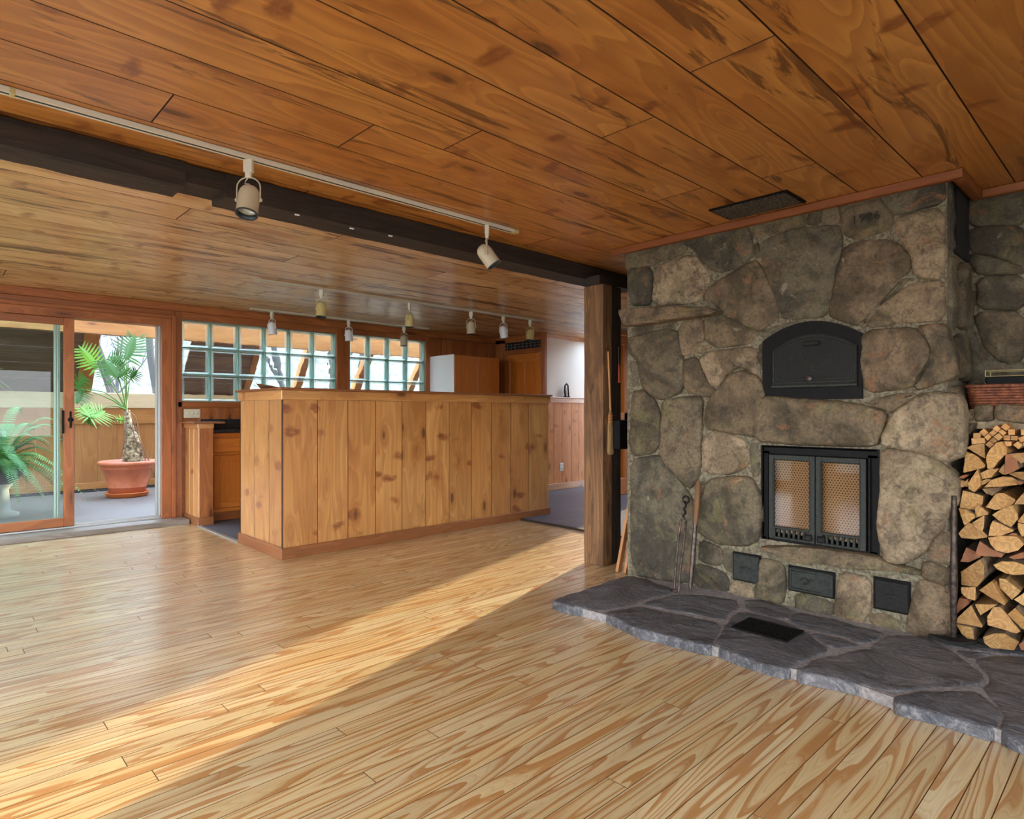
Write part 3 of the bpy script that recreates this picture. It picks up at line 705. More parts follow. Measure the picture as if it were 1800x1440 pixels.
# ---------------------------------------------------------------- kitchen side
# stub wall beside the sliding door
t = thing('half_wall', (2.13, 6.97, 0), 'short board-clad half wall with a thin cap beside the sliding door', 'half wall')
m = MB(); m.bbox(2.062, 2.10, 6.745, 6.90, .08, 1.02, .003, 2); m.bbox(2.062, 2.10, 6.902, 7.04, .08, 1.02, .003, 2); m.bbox(2.062, 2.10, 7.042, 7.18, .08, 1.02, .003, 2)
m.bbox(2.10, 2.19, 6.78, 7.18, .0, 1.02, .003, 2); m.build('board_cladding', M['pen'], t)
m = MB(); m.bbox(2.065, 2.20, 6.738, 6.775, .0, 1.035, .003, 2); m.build('end_board', M['red'], t)
m = MB(); m.bbox(2.048, 2.2, 6.72, 7.18, 0, .085, .004, 1); m.build('base_board', M['pen_trim'], t)
m = MB(); m.bbox(2.045, 2.20, 6.72, 7.18, .985, 1.035, .004, 1); m.build('top_trim', M['pen'], t)
m = MB(); m.bbox(2.0, 2.30, 6.69, 7.18, 1.036, 1.052, .004, 1); m.build('cap', M['pen_trim'], t)
# base cabinets under the windows: one unit per door
for i in range(5):
    x0 = 2.20+i*.6; x1 = x0+.6
    t = thing('base_cabinet', (x0+.3, 7.0, 0), ('leftmost honey wood base cabinet, its drawer and door showing beside the half wall' if i == 0 else 'honey wood base cabinet hidden behind the long counter screen'), 'cabinet', 'base cabinets under the glass block windows')
    m = MB(); m.bbox(x0, x0+.04, 6.86, 6.88, .1, .93, .002, 2); m.bbox(x1-.04, x1, 6.86, 6.88, .1, .93, .002, 2); m.bbox(x0+.04, x1-.04, 6.86, 6.88, .88, .93, .002, 0); m.bbox(x0+.04, x1-.04, 6.86, 6.88, .1, .14, .002, 0); m.bbox(x0+.04, x1-.04, 6.86, 6.88, .70, .73, .002, 0)
    m.box(x0, x1, 6.881, 7.19, .1, .93, 2); m.build('body', M['orange'], t)
    m = MB(); m.box(x0, x1, 6.92, 6.94, .0, .1); m.build('toe_kick', M['red'], t)
    dr = MB(); dr.bbox(x0+.043, x1-.043, 6.852, 6.862, .733, .877, .003, 0); o = dr.build('drawer', M['orange'], t)
    kb = MB(); kb.lathe([(.0, 0), (.012, .004), (.014, .012), (.006, .018), (.006, .026)], 12, Matrix.Translation((x0+.3, 6.826, .805)) @ Matrix.Rotation(-math.pi/2, 4, 'X')); kb.build('knob', M['orange'], o)
    dm = MB(); a, b, c, d = x0+.043, x1-.043, .143, .697
    for q in ((a, a+.06, c, d, 2), (b-.06, b, c, d, 2), (a+.06, b-.06, c, c+.06, 0), (a+.06, b-.06, d-.06, d, 0)): dm.bbox(q[0]+.0005, q[1]-.0005, 6.852, 6.872, q[2], q[3], .003, q[4])
    dm.box(a+.06, b-.06, 6.866, 6.872, c+.06, d-.06, 2); o = dm.build('door', M['orange'], t)
    kb = MB(); kb.lathe([(.0, 0), (.012, .004), (.014, .012), (.006, .018), (.006, .026)], 12, Matrix.Translation((b-.03, 6.826, .62)) @ Matrix.Rotation(-math.pi/2, 4, 'X')); kb.build('knob', M['orange'], o)
t = thing('worktop', (3.7, 7.0, .93), 'black worktop with upstand under the glass block windows', 'worktop')
m = MB(); m.bbox(2.205, 5.2, 6.835, 7.19, .935, .972, .005); m.build('slab', M['counter'], t)
m = MB(); m.bbox(2.205, 5.2, 7.165, 7.19, .973, 1.075, .004); m.build('backsplash', M['counter'], t)
# switch plate on the wall above the half wall
t = thing('switch_plate', (2.12, 7.19, 1.085), 'ivory four gang switch plate on the brown wall under the glass blocks', 'switch')
m = MB(); m.bbox(2.05, 2.215, 7.19, 7.199, 1.09, 1.185, .003); m.build('cover', M['plate'], t)
for i in range(3):
    m = MB(); m.bbox(2.083+.045*i, 2.092+.045*i, 7.178, 7.191, 1.128, 1.146, .002); m.build('toggle', M['plate'], t)

# tall screen / peninsula
t = thing('counter_screen', (3.58, 5.2, 0), 'long knotty pine plank bar with flat cap in the middle of the room', 'bar counter')
PX0, PX1, PY0, PY1 = 2.07, 5.11, 4.765, 5.655
m = MB()
bx = [PX0+.001] + [onY(p, 850, PY0).x for p in (558, 611.7, 660, 706.7, 748.5, 789.5, 828.5, 863.8, 897.8, 928.8)] + [PX1]
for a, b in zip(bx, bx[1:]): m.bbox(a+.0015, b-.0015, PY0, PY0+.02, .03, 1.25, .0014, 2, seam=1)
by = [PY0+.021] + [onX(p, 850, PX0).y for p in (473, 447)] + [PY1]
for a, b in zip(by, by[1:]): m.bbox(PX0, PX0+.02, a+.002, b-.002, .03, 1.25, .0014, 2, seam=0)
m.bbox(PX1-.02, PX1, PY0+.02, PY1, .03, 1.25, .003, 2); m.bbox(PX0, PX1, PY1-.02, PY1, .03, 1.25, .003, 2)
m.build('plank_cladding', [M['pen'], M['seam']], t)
m = MB(); m.box(PX0+.0195, PX1-.0195, PY0+.0195, PY1-.0195, 0.005, 1.3); m.build('core', M['gap'], t)
m = MB(); m.bbox(PX0-.014, PX1+.014, PY0-.016, PY0, 1.25, 1.325, .003, 0); m.bbox(PX0-.016, PX0, PY0-.0155, PY1, 1.25, 1.325, .003, 1); m.bbox(PX1, PX1+.016, PY0, PY1, 1.25, 1.325, .003, 1)
m.build('top_trim', M['pen'], t)
m = MB(); m.bbox(PX0-.035, PX1+.035, PY0-.035, PY1+.035, 1.326, 1.345, .005, 0); m.build('cap', M['pen_trim'], t)
m = MB(); m.bbox(PX0-.016, PX1+.016, PY0-.018, PY0, 0, .088, .003, 0); m.bbox(PX0-.018, PX0, PY0-.0175, PY1, 0, .088, .003, 1)
m.build('base_board', M['pen_trim'], t)
# scrap lying on the cap
p = onY(478, 686, 5.2)
m = MB(); m.add([(p.x-.10, 5.2, 1.35), (p.x+.10, 5.16, 1.348), (p.x+.09, 5.26, 1.352), (p.x-.06, 5.28, 1.385), (p.x-.12, 5.24, 1.392), (p.x+.0, 5.2, 1.375)], [(0, 1, 5), (1, 2, 5), (2, 3, 5), (3, 4, 5), (4, 0, 5), (0, 4, 3, 2, 1)])
tag(m.build('bark_scrap', M['post']), 'small curled brown scrap lying on the bar cap', 'scrap')
# tall cabinet at the back
t = thing('tall_cabinet', (5.67, 6.92, 0), 'orange wood cabinet with two doors and a white side at the back', 'cabinet')
m = MB(); m.bbox(5.27, 6.095, 6.672, 7.19, .1, 1.935, .003, 2); m.build('body', M['orange'], t)
m = MB(); m.bbox(5.255, 5.268, 6.655, 7.19, .05, 1.938, .003); m.build('side_panel', plain('glossy white side', srgb(228, 226, 224), .18), t)
for (a, b, kx) in ((5.272, 5.68, 5.655), (5.684, 6.092, 5.71)):
    m = MB(); m.bbox(a, b, 6.652, 6.671, 1.28, 1.93, .003, 2); o = m.build('door', M['orange'], t)
    k_ = MB(); k_.lathe([(.0, 0), (.012, .004), (.014, .012), (.006, .018), (.006, .026)], 12, Matrix.Translation((kx, 6.626, 1.405)) @ Matrix.Rotation(-math.pi/2, 4, 'X')); k_.build('knob', M['post'], o)
    m = MB(); m.bbox(a, b, 6.652, 6.671, .12, 1.275, .003, 2); m.build('door', M['orange'], t)
# wall with the panelled door (x = 6.5) and white wall beyond
m = MB(); m.box(6.52, 6.65, 6.27, WY+.02, 0, CZ); struct(m.build('wall_pantry', M['red']))
m = MB(); m.bbox(6.49, 6.52, 6.15, 6.21, .02, CZ-.002, .003, 2); m.bbox(6.495, 6.52, 6.96, 7.04, .02, CZ-.04, .003, 2); m.bbox(6.495, 6.52, 6.21, 6.96, 2.02, 2.09, .003, 1); m.bbox(6.495, 6.52, 6.21, 7.19, 2.2, CZ-.002, .003, 1)
m.bbox(6.49, 6.54, 6.13, 6.15, 1.3, CZ-.002, .003, 2); m.bbox(6.495, 6.52, 7.04, 7.19, .02, CZ-.04, .003, 2)
struct(m.build('trim_8', M['red']))
m = MB(); m.bbox(6.503, 6.52, 6.212, 6.958, 2.092, 2.198, .002); tg = struct(m.build('window_9', M['dark']))
m = MB()
for i in range(9): y = 6.25+i*.083; m.box(6.496, 6.503, y-.002, y+.002, 2.1, 2.19)
for z in (2.125, 2.165): m.box(6.496, 6.503, 6.22, 6.95, z-.002, z+.002)
m.build('grille', M['alu'], tg)
m = MB()
for q in ((6.215, 6.31, .02, 2.015, 2), (6.86, 6.955, .02, 2.015, 2), (6.31, 6.86, 1.9, 2.015, 1), (6.31, 6.86, .02, .2, 1), (6.31, 6.86, 1.0, 1.12, 1), (6.54, 6.63, 1.12, 1.9, 2)): m.bbox(6.50, 6.518, q[0]+.001, q[1]-.001, q[2], q[3], .004, q[4])
m.box(6.51, 6.518, 6.31, 6.86, .2, 1.9, 2)
d = struct(m.build('door_4', M['orange']))
m = MB(); vboards(m, 6.535, 8.98, .10, 1.32, 6.13, 6.149, lambda: random.uniform(.15, .24)); struct(m.build('wall_dining', M['pen2']))
m = MB(); m.box(6.54, 8.98, 6.15, 6.27, 0, 1.32); m.box(6.66, 8.98, 6.271, 6.4, 0, CZ); m.box(6.52, 6.66, 6.21, 6.271, 1.35, CZ); m.box(6.54, 6.7, 6.235, 6.28, 1.35, CZ); struct(m.build('wall_dining', M['white']))
m = MB(); m.box(6.545, 8.98, 6.225, 6.235, 1.355, 2.24); struct(m.build('wall_dining', M['white']))
m = MB(); m.bbox(6.53, 8.98, 6.114, 6.13, 1.29, 1.355, .003, 0); m.bbox(6.53, 8.98, 6.10, 6.236, 1.356, 1.372, .003, 0); m.bbox(6.53, 8.98, 6.112, 6.13, .02, .115, .003, 0); m.bbox(6.53, 8.98, 6.2, 6.236, 2.235, CZ-.001, .003, 0)
struct(m.build('trim_9', M['pen']))
p = onY(987, 821, 6.13)
t = thing('wall_outlet', (p.x, 6.12, p.z-.06), 'white outlet plate low on the plank wainscot beside the slate floor', 'outlet')
m = MB(); m.bbox(p.x-.037, p.x+.037, 6.122, 6.1295, p.z-.06, p.z+.06, .003); m.build('cover', M['outlet'], t)
m = MB(); m.bbox(p.x-.016, p.x+.016, 6.119, 6.1225, p.z+.01, p.z+.045, .003); m.bbox(p.x-.016, p.x+.016, 6.119, 6.1225, p.z-.045, p.z-.01, .003); m.build('socket', M['plate'], t)
p = onY(996, 698, 6.17)
t = thing('ledge_ornament', (p.x, 6.17, 1.372), 'small black and white curled ornament standing on the wainscot ledge', 'ornament')
m = MB(); m.bbox(p.x-.05, p.x+.05, 6.14, 6.20, 1.373, 1.39, .004); m.build('base', M['iron'], t)
m = MB(); m.tube([(p.x-.03, 6.17, 1.39), (p.x-.045, 6.17, 1.47), (p.x-.035, 6.17, 1.55), (p.x, 6.17, 1.575), (p.x+.03, 6.17, 1.55), (p.x+.035, 6.17, 1.48), (p.x+.045, 6.17, 1.39)], .012, 8); m.tube([(p.x-.04, 6.17, 1.47), (p.x+.035, 6.17, 1.47)], .008, 6); m.build('hoop', M['iron'], t)
m = MB(); m.lathe([(.012, 0), (.016, .05), (.012, .11), (.004, .13)], 10, Matrix.Translation((p.x, 6.17, 1.39))); m.build('figure', M['enamel'], t)
# orange door seen between post and chimney
m = MB(); Yd = 5.15
m.box(6.62, 7.55, Yd+.03, Yd+.09, .02, 2.23)
for q in ((6.62, 6.72, .02, 2.2, 2), (7.43, 7.55, .02, 2.2, 2), (6.72, 7.43, 2.08, 2.2, 0), (6.72, 7.43, .02, .25, 0), (6.72, 7.43, 1.0, 1.15, 0), (7.05, 7.13, .25, 2.08, 2)): m.bbox(q[0], q[1], Yd, Yd+.032, q[2], q[3], .006, q[4])
m.bbox(6.6, 7.57, Yd-.03, Yd+.05, 2.2, 2.26, .006, 0)
struct(m.build('door_5', M['orange']))
m = MB(); m.box(6.5, 6.62, Yd+.03, Yd+.1, 0, CZ); m.box(7.55, 8.4, Yd+.03, Yd+.1, 0, CZ); m.box(6.62, 7.55, Yd+.03, Yd+.09, 2.26, CZ); struct(m.build('wall_hall', M['white']))
# ================================================================ post, beam, track lights
random.seed(21)
def rough_bar(name, x0, x1, prof, mat, label=None, cat=None, parent=None, n=60, amp=.006, vert=False, rv=.4):
    """hewn bar along x (or z when vert): profile list of (a,b) points, rounded a little and wobbled"""
    pts = []
    for i, p in enumerate(prof):
        q = prof[(i+1) % len(prof)]
        for k in range(5): pts.append((p[0]+(q[0]-p[0])*k/5, p[1]+(q[1]-p[1])*k/5))
    vs = []; gcs = []
    for i in range(n+1):
        t = x0+(x1-x0)*i/n
        for (a, b) in pts:
            w = amp*noise.noise(Vector((t*2.2, a*6, b*6))) + amp*.5*noise.noise(Vector((t*9, a*20, b*20)))
            cx = sum(p[0] for p in prof)/len(prof); cy = sum(p[1] for p in prof)/len(prof)
            d = Vector((a-cx, b-cy)); s = 1+w/max(d.length, .01)
            A, B = cx+d.x*s, cy+d.y*s
            vs.append((A, B, t) if vert else (t, A, B)); gcs.append((t+rv*37, a+rv*5, b+rv*9))
    k = len(pts)
    fs = [(i*k+j, i*k+(j+1) % k, (i+1)*k+(j+1) % k, (i+1)*k+j) for i in range(n) for j in range(k)]
    fs += [list(range(k))[::-1], [n*k+j for j in range(k)]]
    m = MB(); m.add(vs, fs, 0, rv, 0, None, False, gcs)
    return m.build(name, mat, parent, fix=True)
t = thing('timber_post', (3.78, 2.98, 0), 'square old oak post holding the dark beam beside the fireplace', 'post')
rough_bar('shaft', 0.002, 2.105, [(3.69, 2.889), (3.795, 2.889), (3.795, 3.07), (3.69, 3.07)], M['post'], parent=t, vert=True, n=50, amp=.004)
t = thing('dark_post', (3.87, 3.0, 0), 'near black post tucked between the oak post and the stone chimney', 'post')
rough_bar('shaft', 0.002, 2.105, [(3.80, 2.893), (3.925, 2.90), (3.925, 3.06), (3.80, 3.06)], M['beam'], parent=t, vert=True, n=50, amp=.003, rv=.7)
t = thing('ceiling_beam', (1.2, 3.2, 2.18), 'dark hand-hewn timber beam running under the plank ceiling to the post', 'beam')
xa = onY(397, 350, 3.1).x
P_ = lambda zb, y=3.10: [(y, zb), (y, 2.292), (3.30, 2.292), (3.295, zb)]
rough_bar('right_timber', xa, 4.4, P_(2.18), M['beam'], parent=t, amp=.007)
rough_bar('left_timber', -2.1, xa-.18, P_(2.182, 3.09), M['beam'], parent=t, amp=.011, n=90, rv=.8)
rough_bar('scarf_joint', xa-.2, xa+.04, P_(2.21, 3.11), M['beam'], parent=t, amp=.003, n=10, rv=.1)
m = MB(); m.bbox(3.70, 3.92, 2.93, 3.06, 2.106, 2.182, .004, 0); m.build('bearing_block', M['beam'], t)
for (px, py) in ((522, 378), (618, 402), (686, 415)):
    p = onY(px, py, 3.093); m = MB(); m.bbox(p.x-.012, p.x+.012, 3.086, 3.096, p.z-.003, p.z+.003, .001); m.build('paint_fleck', M['enamel'], t)

def track(x0, x1, y, label, seam=None):
    t = thing('lighting_track', ((x0+x1)/2, y, CZ), label, 'track light rail')
    m = MB(); m.bbox(x0, x1, y-.018, y+.018, CZ-.02, CZ-.001, .002); m.box(x0, x1, y-.019, y-.009, CZ-.022, CZ-.012); m.box(x0, x1, y+.009, y+.019, CZ-.022, CZ-.012); m.build('rail', M['track'], t)
    m = MB(); m.box(x0+.01, x1-.01, y-.006, y+.006, CZ-.0215, CZ-.0202); m.build('slot', M['ring'], t)
    m = MB(); m.bbox(x1, x1+.04, y-.02, y+.02, CZ-.023, CZ-.001, .003); m.build('end_cap', M['cream'], t)
    if seam: m = MB(); m.bbox(seam-.008, seam+.008, y-.021, y+.021, CZ-.024, CZ-.001, .002); m.build('coupler', M['cream'], t)
TY1, TY2, TY3 = 2.825, 5.36, 6.92
track(-2.6, 2.70, TY1, 'long ivory track rail on the near ceiling, in front of the dark beam', onY(21, 155, TY1).x)
track(onY(455, 492, TY2).x, onY(955, 561, TY2).x, TY2, 'ivory track rail over the bar carrying five spotlights')
track(onY(440, 540, TY3).x, onY(750, 577, TY3).x, TY3, 'ivory track rail closest to the glass block windows')
# prototype spotlight: origin at the track
def make_lamp():
    r = thing('track_spotlight', (0, 0, 0), '', 'spotlight')
    m = MB(); m.bbox(-.022, .022, -.014, .014, -.062, -.0, .003); m.bbox(-.014, .014, -.010, .010, -.088, -.062, .002); m.build('adapter', M['track'], r)
    m = MB(); P = []
    for i in range(17):
        a = math.pi*i/16; P.append((.057*math.cos(a), 0, -.135+.05*math.sin(a)))
    P = [(.057, 0, -.20)] + P + [(-.057, 0, -.20)]
    m.tube(P, .0035, 6)
    m.build('yoke', M['beige'], r)
    piv = Vector((0, 0, -.195))
    m = MB(); m.lathe([(.0, .075), (.02, .072), (.036, .062), (.046, .045), (.050, .022), (.050, -.075), (.052, -.08), (.0455, -.08), (.0455, -.035), (.0, -.03)], 28, Matrix.Translation(piv), cap=False)
    h = m.build('housing', M['beige'], r, at=piv)
    m = MB(); m.lathe([(.0, -.031), (.03, -.033), (.044, -.045)], 20, Matrix.Translation(piv), cap=False); m.build('reflector', M['lens'], h)
    m = MB(); m.lathe([(.0515, -.077), (.0525, -.077), (.0525, -.0815), (.045, -.0815), (.0448, -.055)], 28, Matrix.Translation(piv), cap=False); m.build('baffle_ring', M['ring'], h)
    for s in (1, -1):
        m = MB(); m.lathe([(.010, 0), (.010, .006), (.007, .01), (0, .01)], 10, Matrix.Translation(piv+Vector((s*.055, 0, 0))) @ Matrix.Rotation(s*math.pi/2, 4, 'Y')); m.build('knob', M['beige'], h)
    m = MB(); m.tube([(0, 0, -.085), (.018, -.008, -.10), (.022, -.01, -.112), (.0, -.006, -.116), (-.004, -.002, -.125)], .0028, 6); m.build('cord', M['beige'], r)
    return r
lamp0 = make_lamp()
lamps = [ # px, track y, colour, yaw, tilt, label
 (437, TY1, 'beige', 2.38, .30, 'beige spotlight on the near rail turned open end down towards the room, nearest the camera'),
 (856, TY1, 'beige', -2.33, .62, 'pale spotlight on the near rail seen side-on, tilted right, before the beam'),
 (565, TY2, 'cream', 2.2, .12, 'largest yellowed spotlight over the bar, leftmost on the middle rail'),
 (720, TY2, 'cream', .6, .05, 'yellowed spotlight second from the left on the middle rail, seen narrow'),
 (828, TY2, 'beige', -.9, .0, 'beige spotlight hanging straight down, third on the middle rail'),
 (885, TY2, 'enamel', -1.3, .32, 'whitest spotlight on the middle rail, tilted, second from its right end'),
 (932, TY2, 'cream', -1.3, -.2, 'yellowed spotlight last at the right end of the middle rail'),
 (478, TY3, 'enamel', -1.2, .22, 'white spotlight before the left glass block window, leftmost on the far rail'),
 (613, TY3, 'enamel', -1.1, .1, 'white spotlight before the brown board between the glass block windows'),
 (710, TY3, 'beige', -.8, .0, 'beige spotlight before the smaller glass block window, rightmost on the far rail')]
for i, (px, ty, colr, yaw, tilt, lab) in enumerate(lamps):
    if i == 0: r = lamp0; kids = list(lamp0.children)
    else:
        r = lamp0.copy(); COL.objects.link(r); kids = []
        for c in lamp0.children:
            d = c.copy(); COL.objects.link(d); d.parent = r; kids.append(d)
            for e in c.children: g_ = e.copy(); COL.objects.link(g_); g_.parent = d
    r.location = (onY(px, 500, ty).x, ty, CZ-.02); r.rotation_euler = (0, 0, yaw); r.scale = (.92, .92, .92)
    r['label'] = lab; r['group'] = 'track spotlights'
    for d in kids:
        if d.name.startswith('housing'): d.rotation_euler = (tilt, 0, 0)
_roots = sorted([o for o in COL.objects if o.name.split('.')[0] == 'track_spotlight'], key=lambda o: (round(o.location.y, 2), o.location.x))
for o in _roots:
    best = min(lamps, key=lambda l: (abs(l[1]-o.location.y) > .05, abs(onY(l[0], 500, l[1]).x-o.location.x)))
    if best[2] != 'beige':
        for c in o.children:
            for d in [c]+list(c.children):
                if d.name.split('.')[0] in ('yoke', 'housing', 'knob', 'cord'):
                    d.material_slots[0].link = 'OBJECT'; d.material_slots[0].material = M[best[2]]

# ---------------------------------------------------------------- fireplace
FX = 3.60
def A4(x, y): return (1060+x/3.43, 300+y/3.43)
def A5(x, y): return (1400+x/3.2725, 280+y/3.2725)
def A6(x, y): return (1060+x/3.43, 680+y/3.43)
def A7(x, y): return (1400+x/2.88, 680+y/2.88)
def chaikin(P, k=1):
    for _ in range(k):
        Q = []
        for i, p in enumerate(P):
            q = P[(i+1) % len(P)]
            Q.append(tuple(a*.84+b*.16 for a, b in zip(p, q))); Q.append(tuple(a*.16+b*.84 for a, b in zip(p, q)))
        P = Q
    return P
def resample(P, step):
    out = []
    for i, p in enumerate(P):
        q = P[(i+1) % len(P)]; L = math.hypot(q[0]-p[0], q[1]-p[1]); n = max(1, int(round(L/step)))
        for k in range(n): out.append((p[0]+(q[0]-p[0])*k/n, p[1]+(q[1]-p[1])*k/n))
    return out
def offset_in(P, d):
    """move the outline points inwards by d (limited)"""
    n = len(P); A = sum(P[i][0]*P[(i+1) % n][1]-P[(i+1) % n][0]*P[i][1] for i in range(n)); s = 1 if A > 0 else -1
    cx = sum(p[0] for p in P)/n; cy = sum(p[1] for p in P)/n; out = []
    for i in range(n):
        a, p, b = P[i-2], P[i], P[(i+2) % n]
        tx, ty = b[0]-a[0], b[1]-a[1]; L = math.hypot(tx, ty) or 1
        nx, ny = -ty/L*s, tx/L*s
        r = math.hypot(p[0]-cx, p[1]-cy); dd = min(d, r*.5)
        out.append((p[0]+nx*dd, p[1]+ny*dd))
    return out
def stone(mb, P2, place, bulge=.03, base=.03, rv=None, seed=0, rough=.006, grow=0.0, edge=1.0):
    """P2: outline in plane coords (metres); place(u,v,h) -> world, h = height off the plane"""
    P = resample(chaikin(P2, 1), .02)
    P = [(u+.003*noise.noise(Vector((u*25, v*25, seed))), v+.003*noise.noise(Vector((u*25, v*25, seed+9)))) for u, v in P]
    if grow: P = offset_in(P, -grow)
    n = len(P); cx = sum(p[0] for p in P)/n; cy = sum(p[1] for p in P)/n
    size = min(max(abs(p[0]-cx) for p in P), max(abs(p[1]-cy) for p in P))
    r1 = offset_in(P, .003*edge); r2 = offset_in(P, .010*edge); r3 = offset_in(P, .024*edge)
    tx, ty = (noise.noise(Vector((seed, 1, 1)))*.12, noise.noise(Vector((seed, 5, 2)))*.12)
    rings = [(P, -base), (P, .0), (r1, .5), (r2, .8), (r3, .95)]
    for s in (.75, .5, .25): rings.append(([(cx+(p[0]-cx)*s, cy+(p[1]-cy)*s) for p in r3], 1.0+.1*(1-s)))
    vs = []; fs = []
    for ri, (R, k) in enumerate(rings):
        for (u, v) in R:
            if ri < 2: h = k
            else:
                h = k*bulge + rough*noise.noise(Vector((u*9, v*9, seed*3.1)))*2.4 + rough*1.0*noise.noise(Vector((u*30, v*30, seed))) + (tx*(u-cx)+ty*(v-cy))*.7
                h = max(h, .002)
            vs.append(place(u, v, h))
    vs.append(place(cx, cy, bulge*1.1))
    for ri in range(len(rings)-1):
        for i in range(n): fs.append((ri*n+i, ri*n+(i+1) % n, (ri+1)*n+(i+1) % n, (ri+1)*n+i))
    L = (len(rings)-1)*n
    for i in range(n): fs.append((L+i, L+(i+1) % n, len(vs)-1))
    mb.add(vs, fs, 0, random.random() if rv is None else rv, 0, None, True)
FS = [ # (map, outline, bulge, tone)
 (A4, [(140,490),(250,465),(460,405),(515,470),(470,510),(330,560),(200,590),(145,600)], .02, .35),
 (A4, [(470,402),(855,320),(900,395),(903,510),(840,580),(700,615),(620,560),(560,480),(495,440)], .025, .25),
 (A4, [(870,315),(1240,230),(1240,330),(1060,370),(925,415)], .02, .45),
 (A5, [(70,300),(155,270),(135,370),(65,375)], .015, .5), (A5, [(165,265),(240,250),(250,370),(148,375)], .015, .4),
 (A4, [(315,582),(560,505),(635,620),(645,680),(600,755),(555,800),(312,812)], .03, .9),
 (A4, [(160,595),(300,580),(300,810),(178,810),(160,720)], .03, .2),
 (A4, [(600,772),(655,700),(920,535),(975,620),(1078,880),(940,972),(820,905),(690,822)], .02, .55),
 (lambda x, y: (x, y), [(1337,428),(1366,414),(1400,402),(1474,397),(1480,417),(1480,439),(1468,479),(1456,555),(1400,561),(1375,558),(1340,457)], .02, .3),
 (A4, [(912,450),(940,440),(942,525),(916,525)], .012, .35),
 (A5, [(262,302),(470,228),(530,290),(558,350),(538,402),(360,462),(285,438),(268,390)], .02, .5),
 (A5, [(255,255),(420,212),(455,222),(262,290)], .012, .45),
 (A5, [(485,202),(850,112),(852,248),(570,325),(522,270)], .025, .25),
 (A5, [(568,372),(592,345),(850,278),(850,688),(692,676),(664,540),(592,440)], .03, .75),
 (A5, [(275,520),(350,482),(500,462),(590,492),(665,580),(648,648),(570,698),(368,956),(240,920),(192,900),(232,700)], .02, .5),
 (A5, [(455,875),(560,790),(680,712),(848,700),(858,925),(640,936),(405,970)], .02, .65),
 (A5, [(372,962),(600,702),(660,682),(445,868),(395,968)], .01, .4),
 (A5, [(382,992),(685,970),(765,1060),(770,1130),(695,1250),(668,1310),(402,1342),(378,1180)], .03, .62),
 (A5, [(700,968),(858,945),(880,1050),(918,1130),(918,1250),(705,1325),(682,1300),(705,1255),(780,1132),(775,1060)], .03, .45),
 (A4, [(172,950),(450,908),(432,955),(185,1000)], .015, .5),
 (A4, [(200,1003),(445,945),(488,1130),(488,1330),(400,1368),(345,1380),(235,1300),(222,1150),(165,1100),(162,1012)], .035, .42),
 (A4, [(460,925),(600,885),(618,1025),(545,1045),(512,1112),(472,1108)], .02, .6),
 (A4, [(625,878),(680,850),(925,980),(900,1042),(692,1066),(625,1028)], .025, .6),
 (A4, [(533,1058),(688,1064),(640,1085),(522,1108)], .01, .7),
 (A4, [(584,1112),(925,1054),(932,1230),(835,1178),(770,1208),(700,1305),(648,1288)], .03, .78),
 (A4, [(492,1142),(568,1122),(636,1290),(688,1330),(640,1366),(500,1338)], .02, .55),
 (A4, [(172,1152),(218,1160),(218,1288),(176,1308)], .015, .3),
 (A4, [(935,980),(1090,925),(1230,905),(1100,940),(985,1010)], .008, .2),
 (A4, [(940,1060),(975,1040),(985,1230),(945,1225)], .01, .2),
 (A6, [(188,32),(240,22),(318,80),(352,190),(348,330),(308,398),(190,418),(168,330)], .035, .4),
 (A6, [(362,92),(480,62),(608,62),(598,200),(595,420),(575,560),(525,615),(422,518),(348,400),(362,200)], .03, .45),
 (lambda x, y: (x, y), [(1241,753),(1247,708),(1264,685),(1287,658),(1311,652),(1338,667),(1346,694),(1346,706),(1336,738),(1333,768),(1287,760)], .045, .58),
 (A7, [(-205,90),(-190,60),(-120,50),(0,62),(120,70),(250,82),(340,97),(462,132),(438,225),(410,298),(200,296),(0,290),(-205,272)], .05, .52),
 (A6, [(612,312),(690,262),(780,292),(865,332),(886,470),(780,525),(640,518),(603,480)], .03, .85),
 (A6, [(890,340),(945,345),(948,540),(900,535)], .01, .15),
 (A6, [(582,700),(640,562),(780,542),(900,548),(950,640),(960,780),(938,925),(870,955),(700,948),(612,898),(582,850)], .035, .4),
 (A6, [(172,500),(200,432),(345,414),(405,500),(535,655),(545,760),(560,900),(550,1180),(430,1168),(182,1128)], .025, .22),
 (A6, [(590,925),(718,972),(718,1078),(580,1048)], .02, .3),
 (A6, [(563,1062),(718,1112),(765,1170),(758,1238),(552,1198)], .02, .15),
 (A6, [(732,975),(785,1000),(785,1120),(732,1085)], .015, .3),
 (A6, [(772,1172),(885,1192),(925,1278),(772,1238)], .02, .85),
 (A6, [(955,1032),(1085,1062),(1106,1180),(1088,1308),(935,1270),(922,1220),(950,1130)], .03, .42),
 (A7, [(2,1042),(188,1092),(188,1158),(2,1128)], .02, .2),
 (A7, [(444,240),(500,132),(640,42),(700,30),(820,38),(852,100),(852,345),(760,380),(620,328),(444,298)], .055, .97),
 (A7, [(434,312),(620,332),(738,388),(818,452),(818,590),(768,618),(738,720),(708,748),(638,846),(530,896),(452,886),(414,730),(434,500)], .045, .92),
 (A7, [(664,850),(716,745),(778,735),(778,898),(700,878)], .02, .7),
 (A7, [(562,892),(636,862),(636,930),(615,938),(555,928)], .015, .3),
 (A7, [(652,882),(768,918),(772,1008),(632,958)], .02, .55),
 (A7, [(622,972),(772,1018),(772,1276),(560,1246),(578,1130)], .03, .62),
 (A7, [(232,935),(378,972),(376,1130),(328,1196),(194,1158),(208,1050)], .03, .8),
 (A7, [(374,1152),(450,1152),(550,1210),(536,1246),(374,1200)], .012, .7),
 (A7, [(362,82),(500,42),(618,38),(560,90),(482,128),(442,110)], .02, .5),
]
CY = 1.62
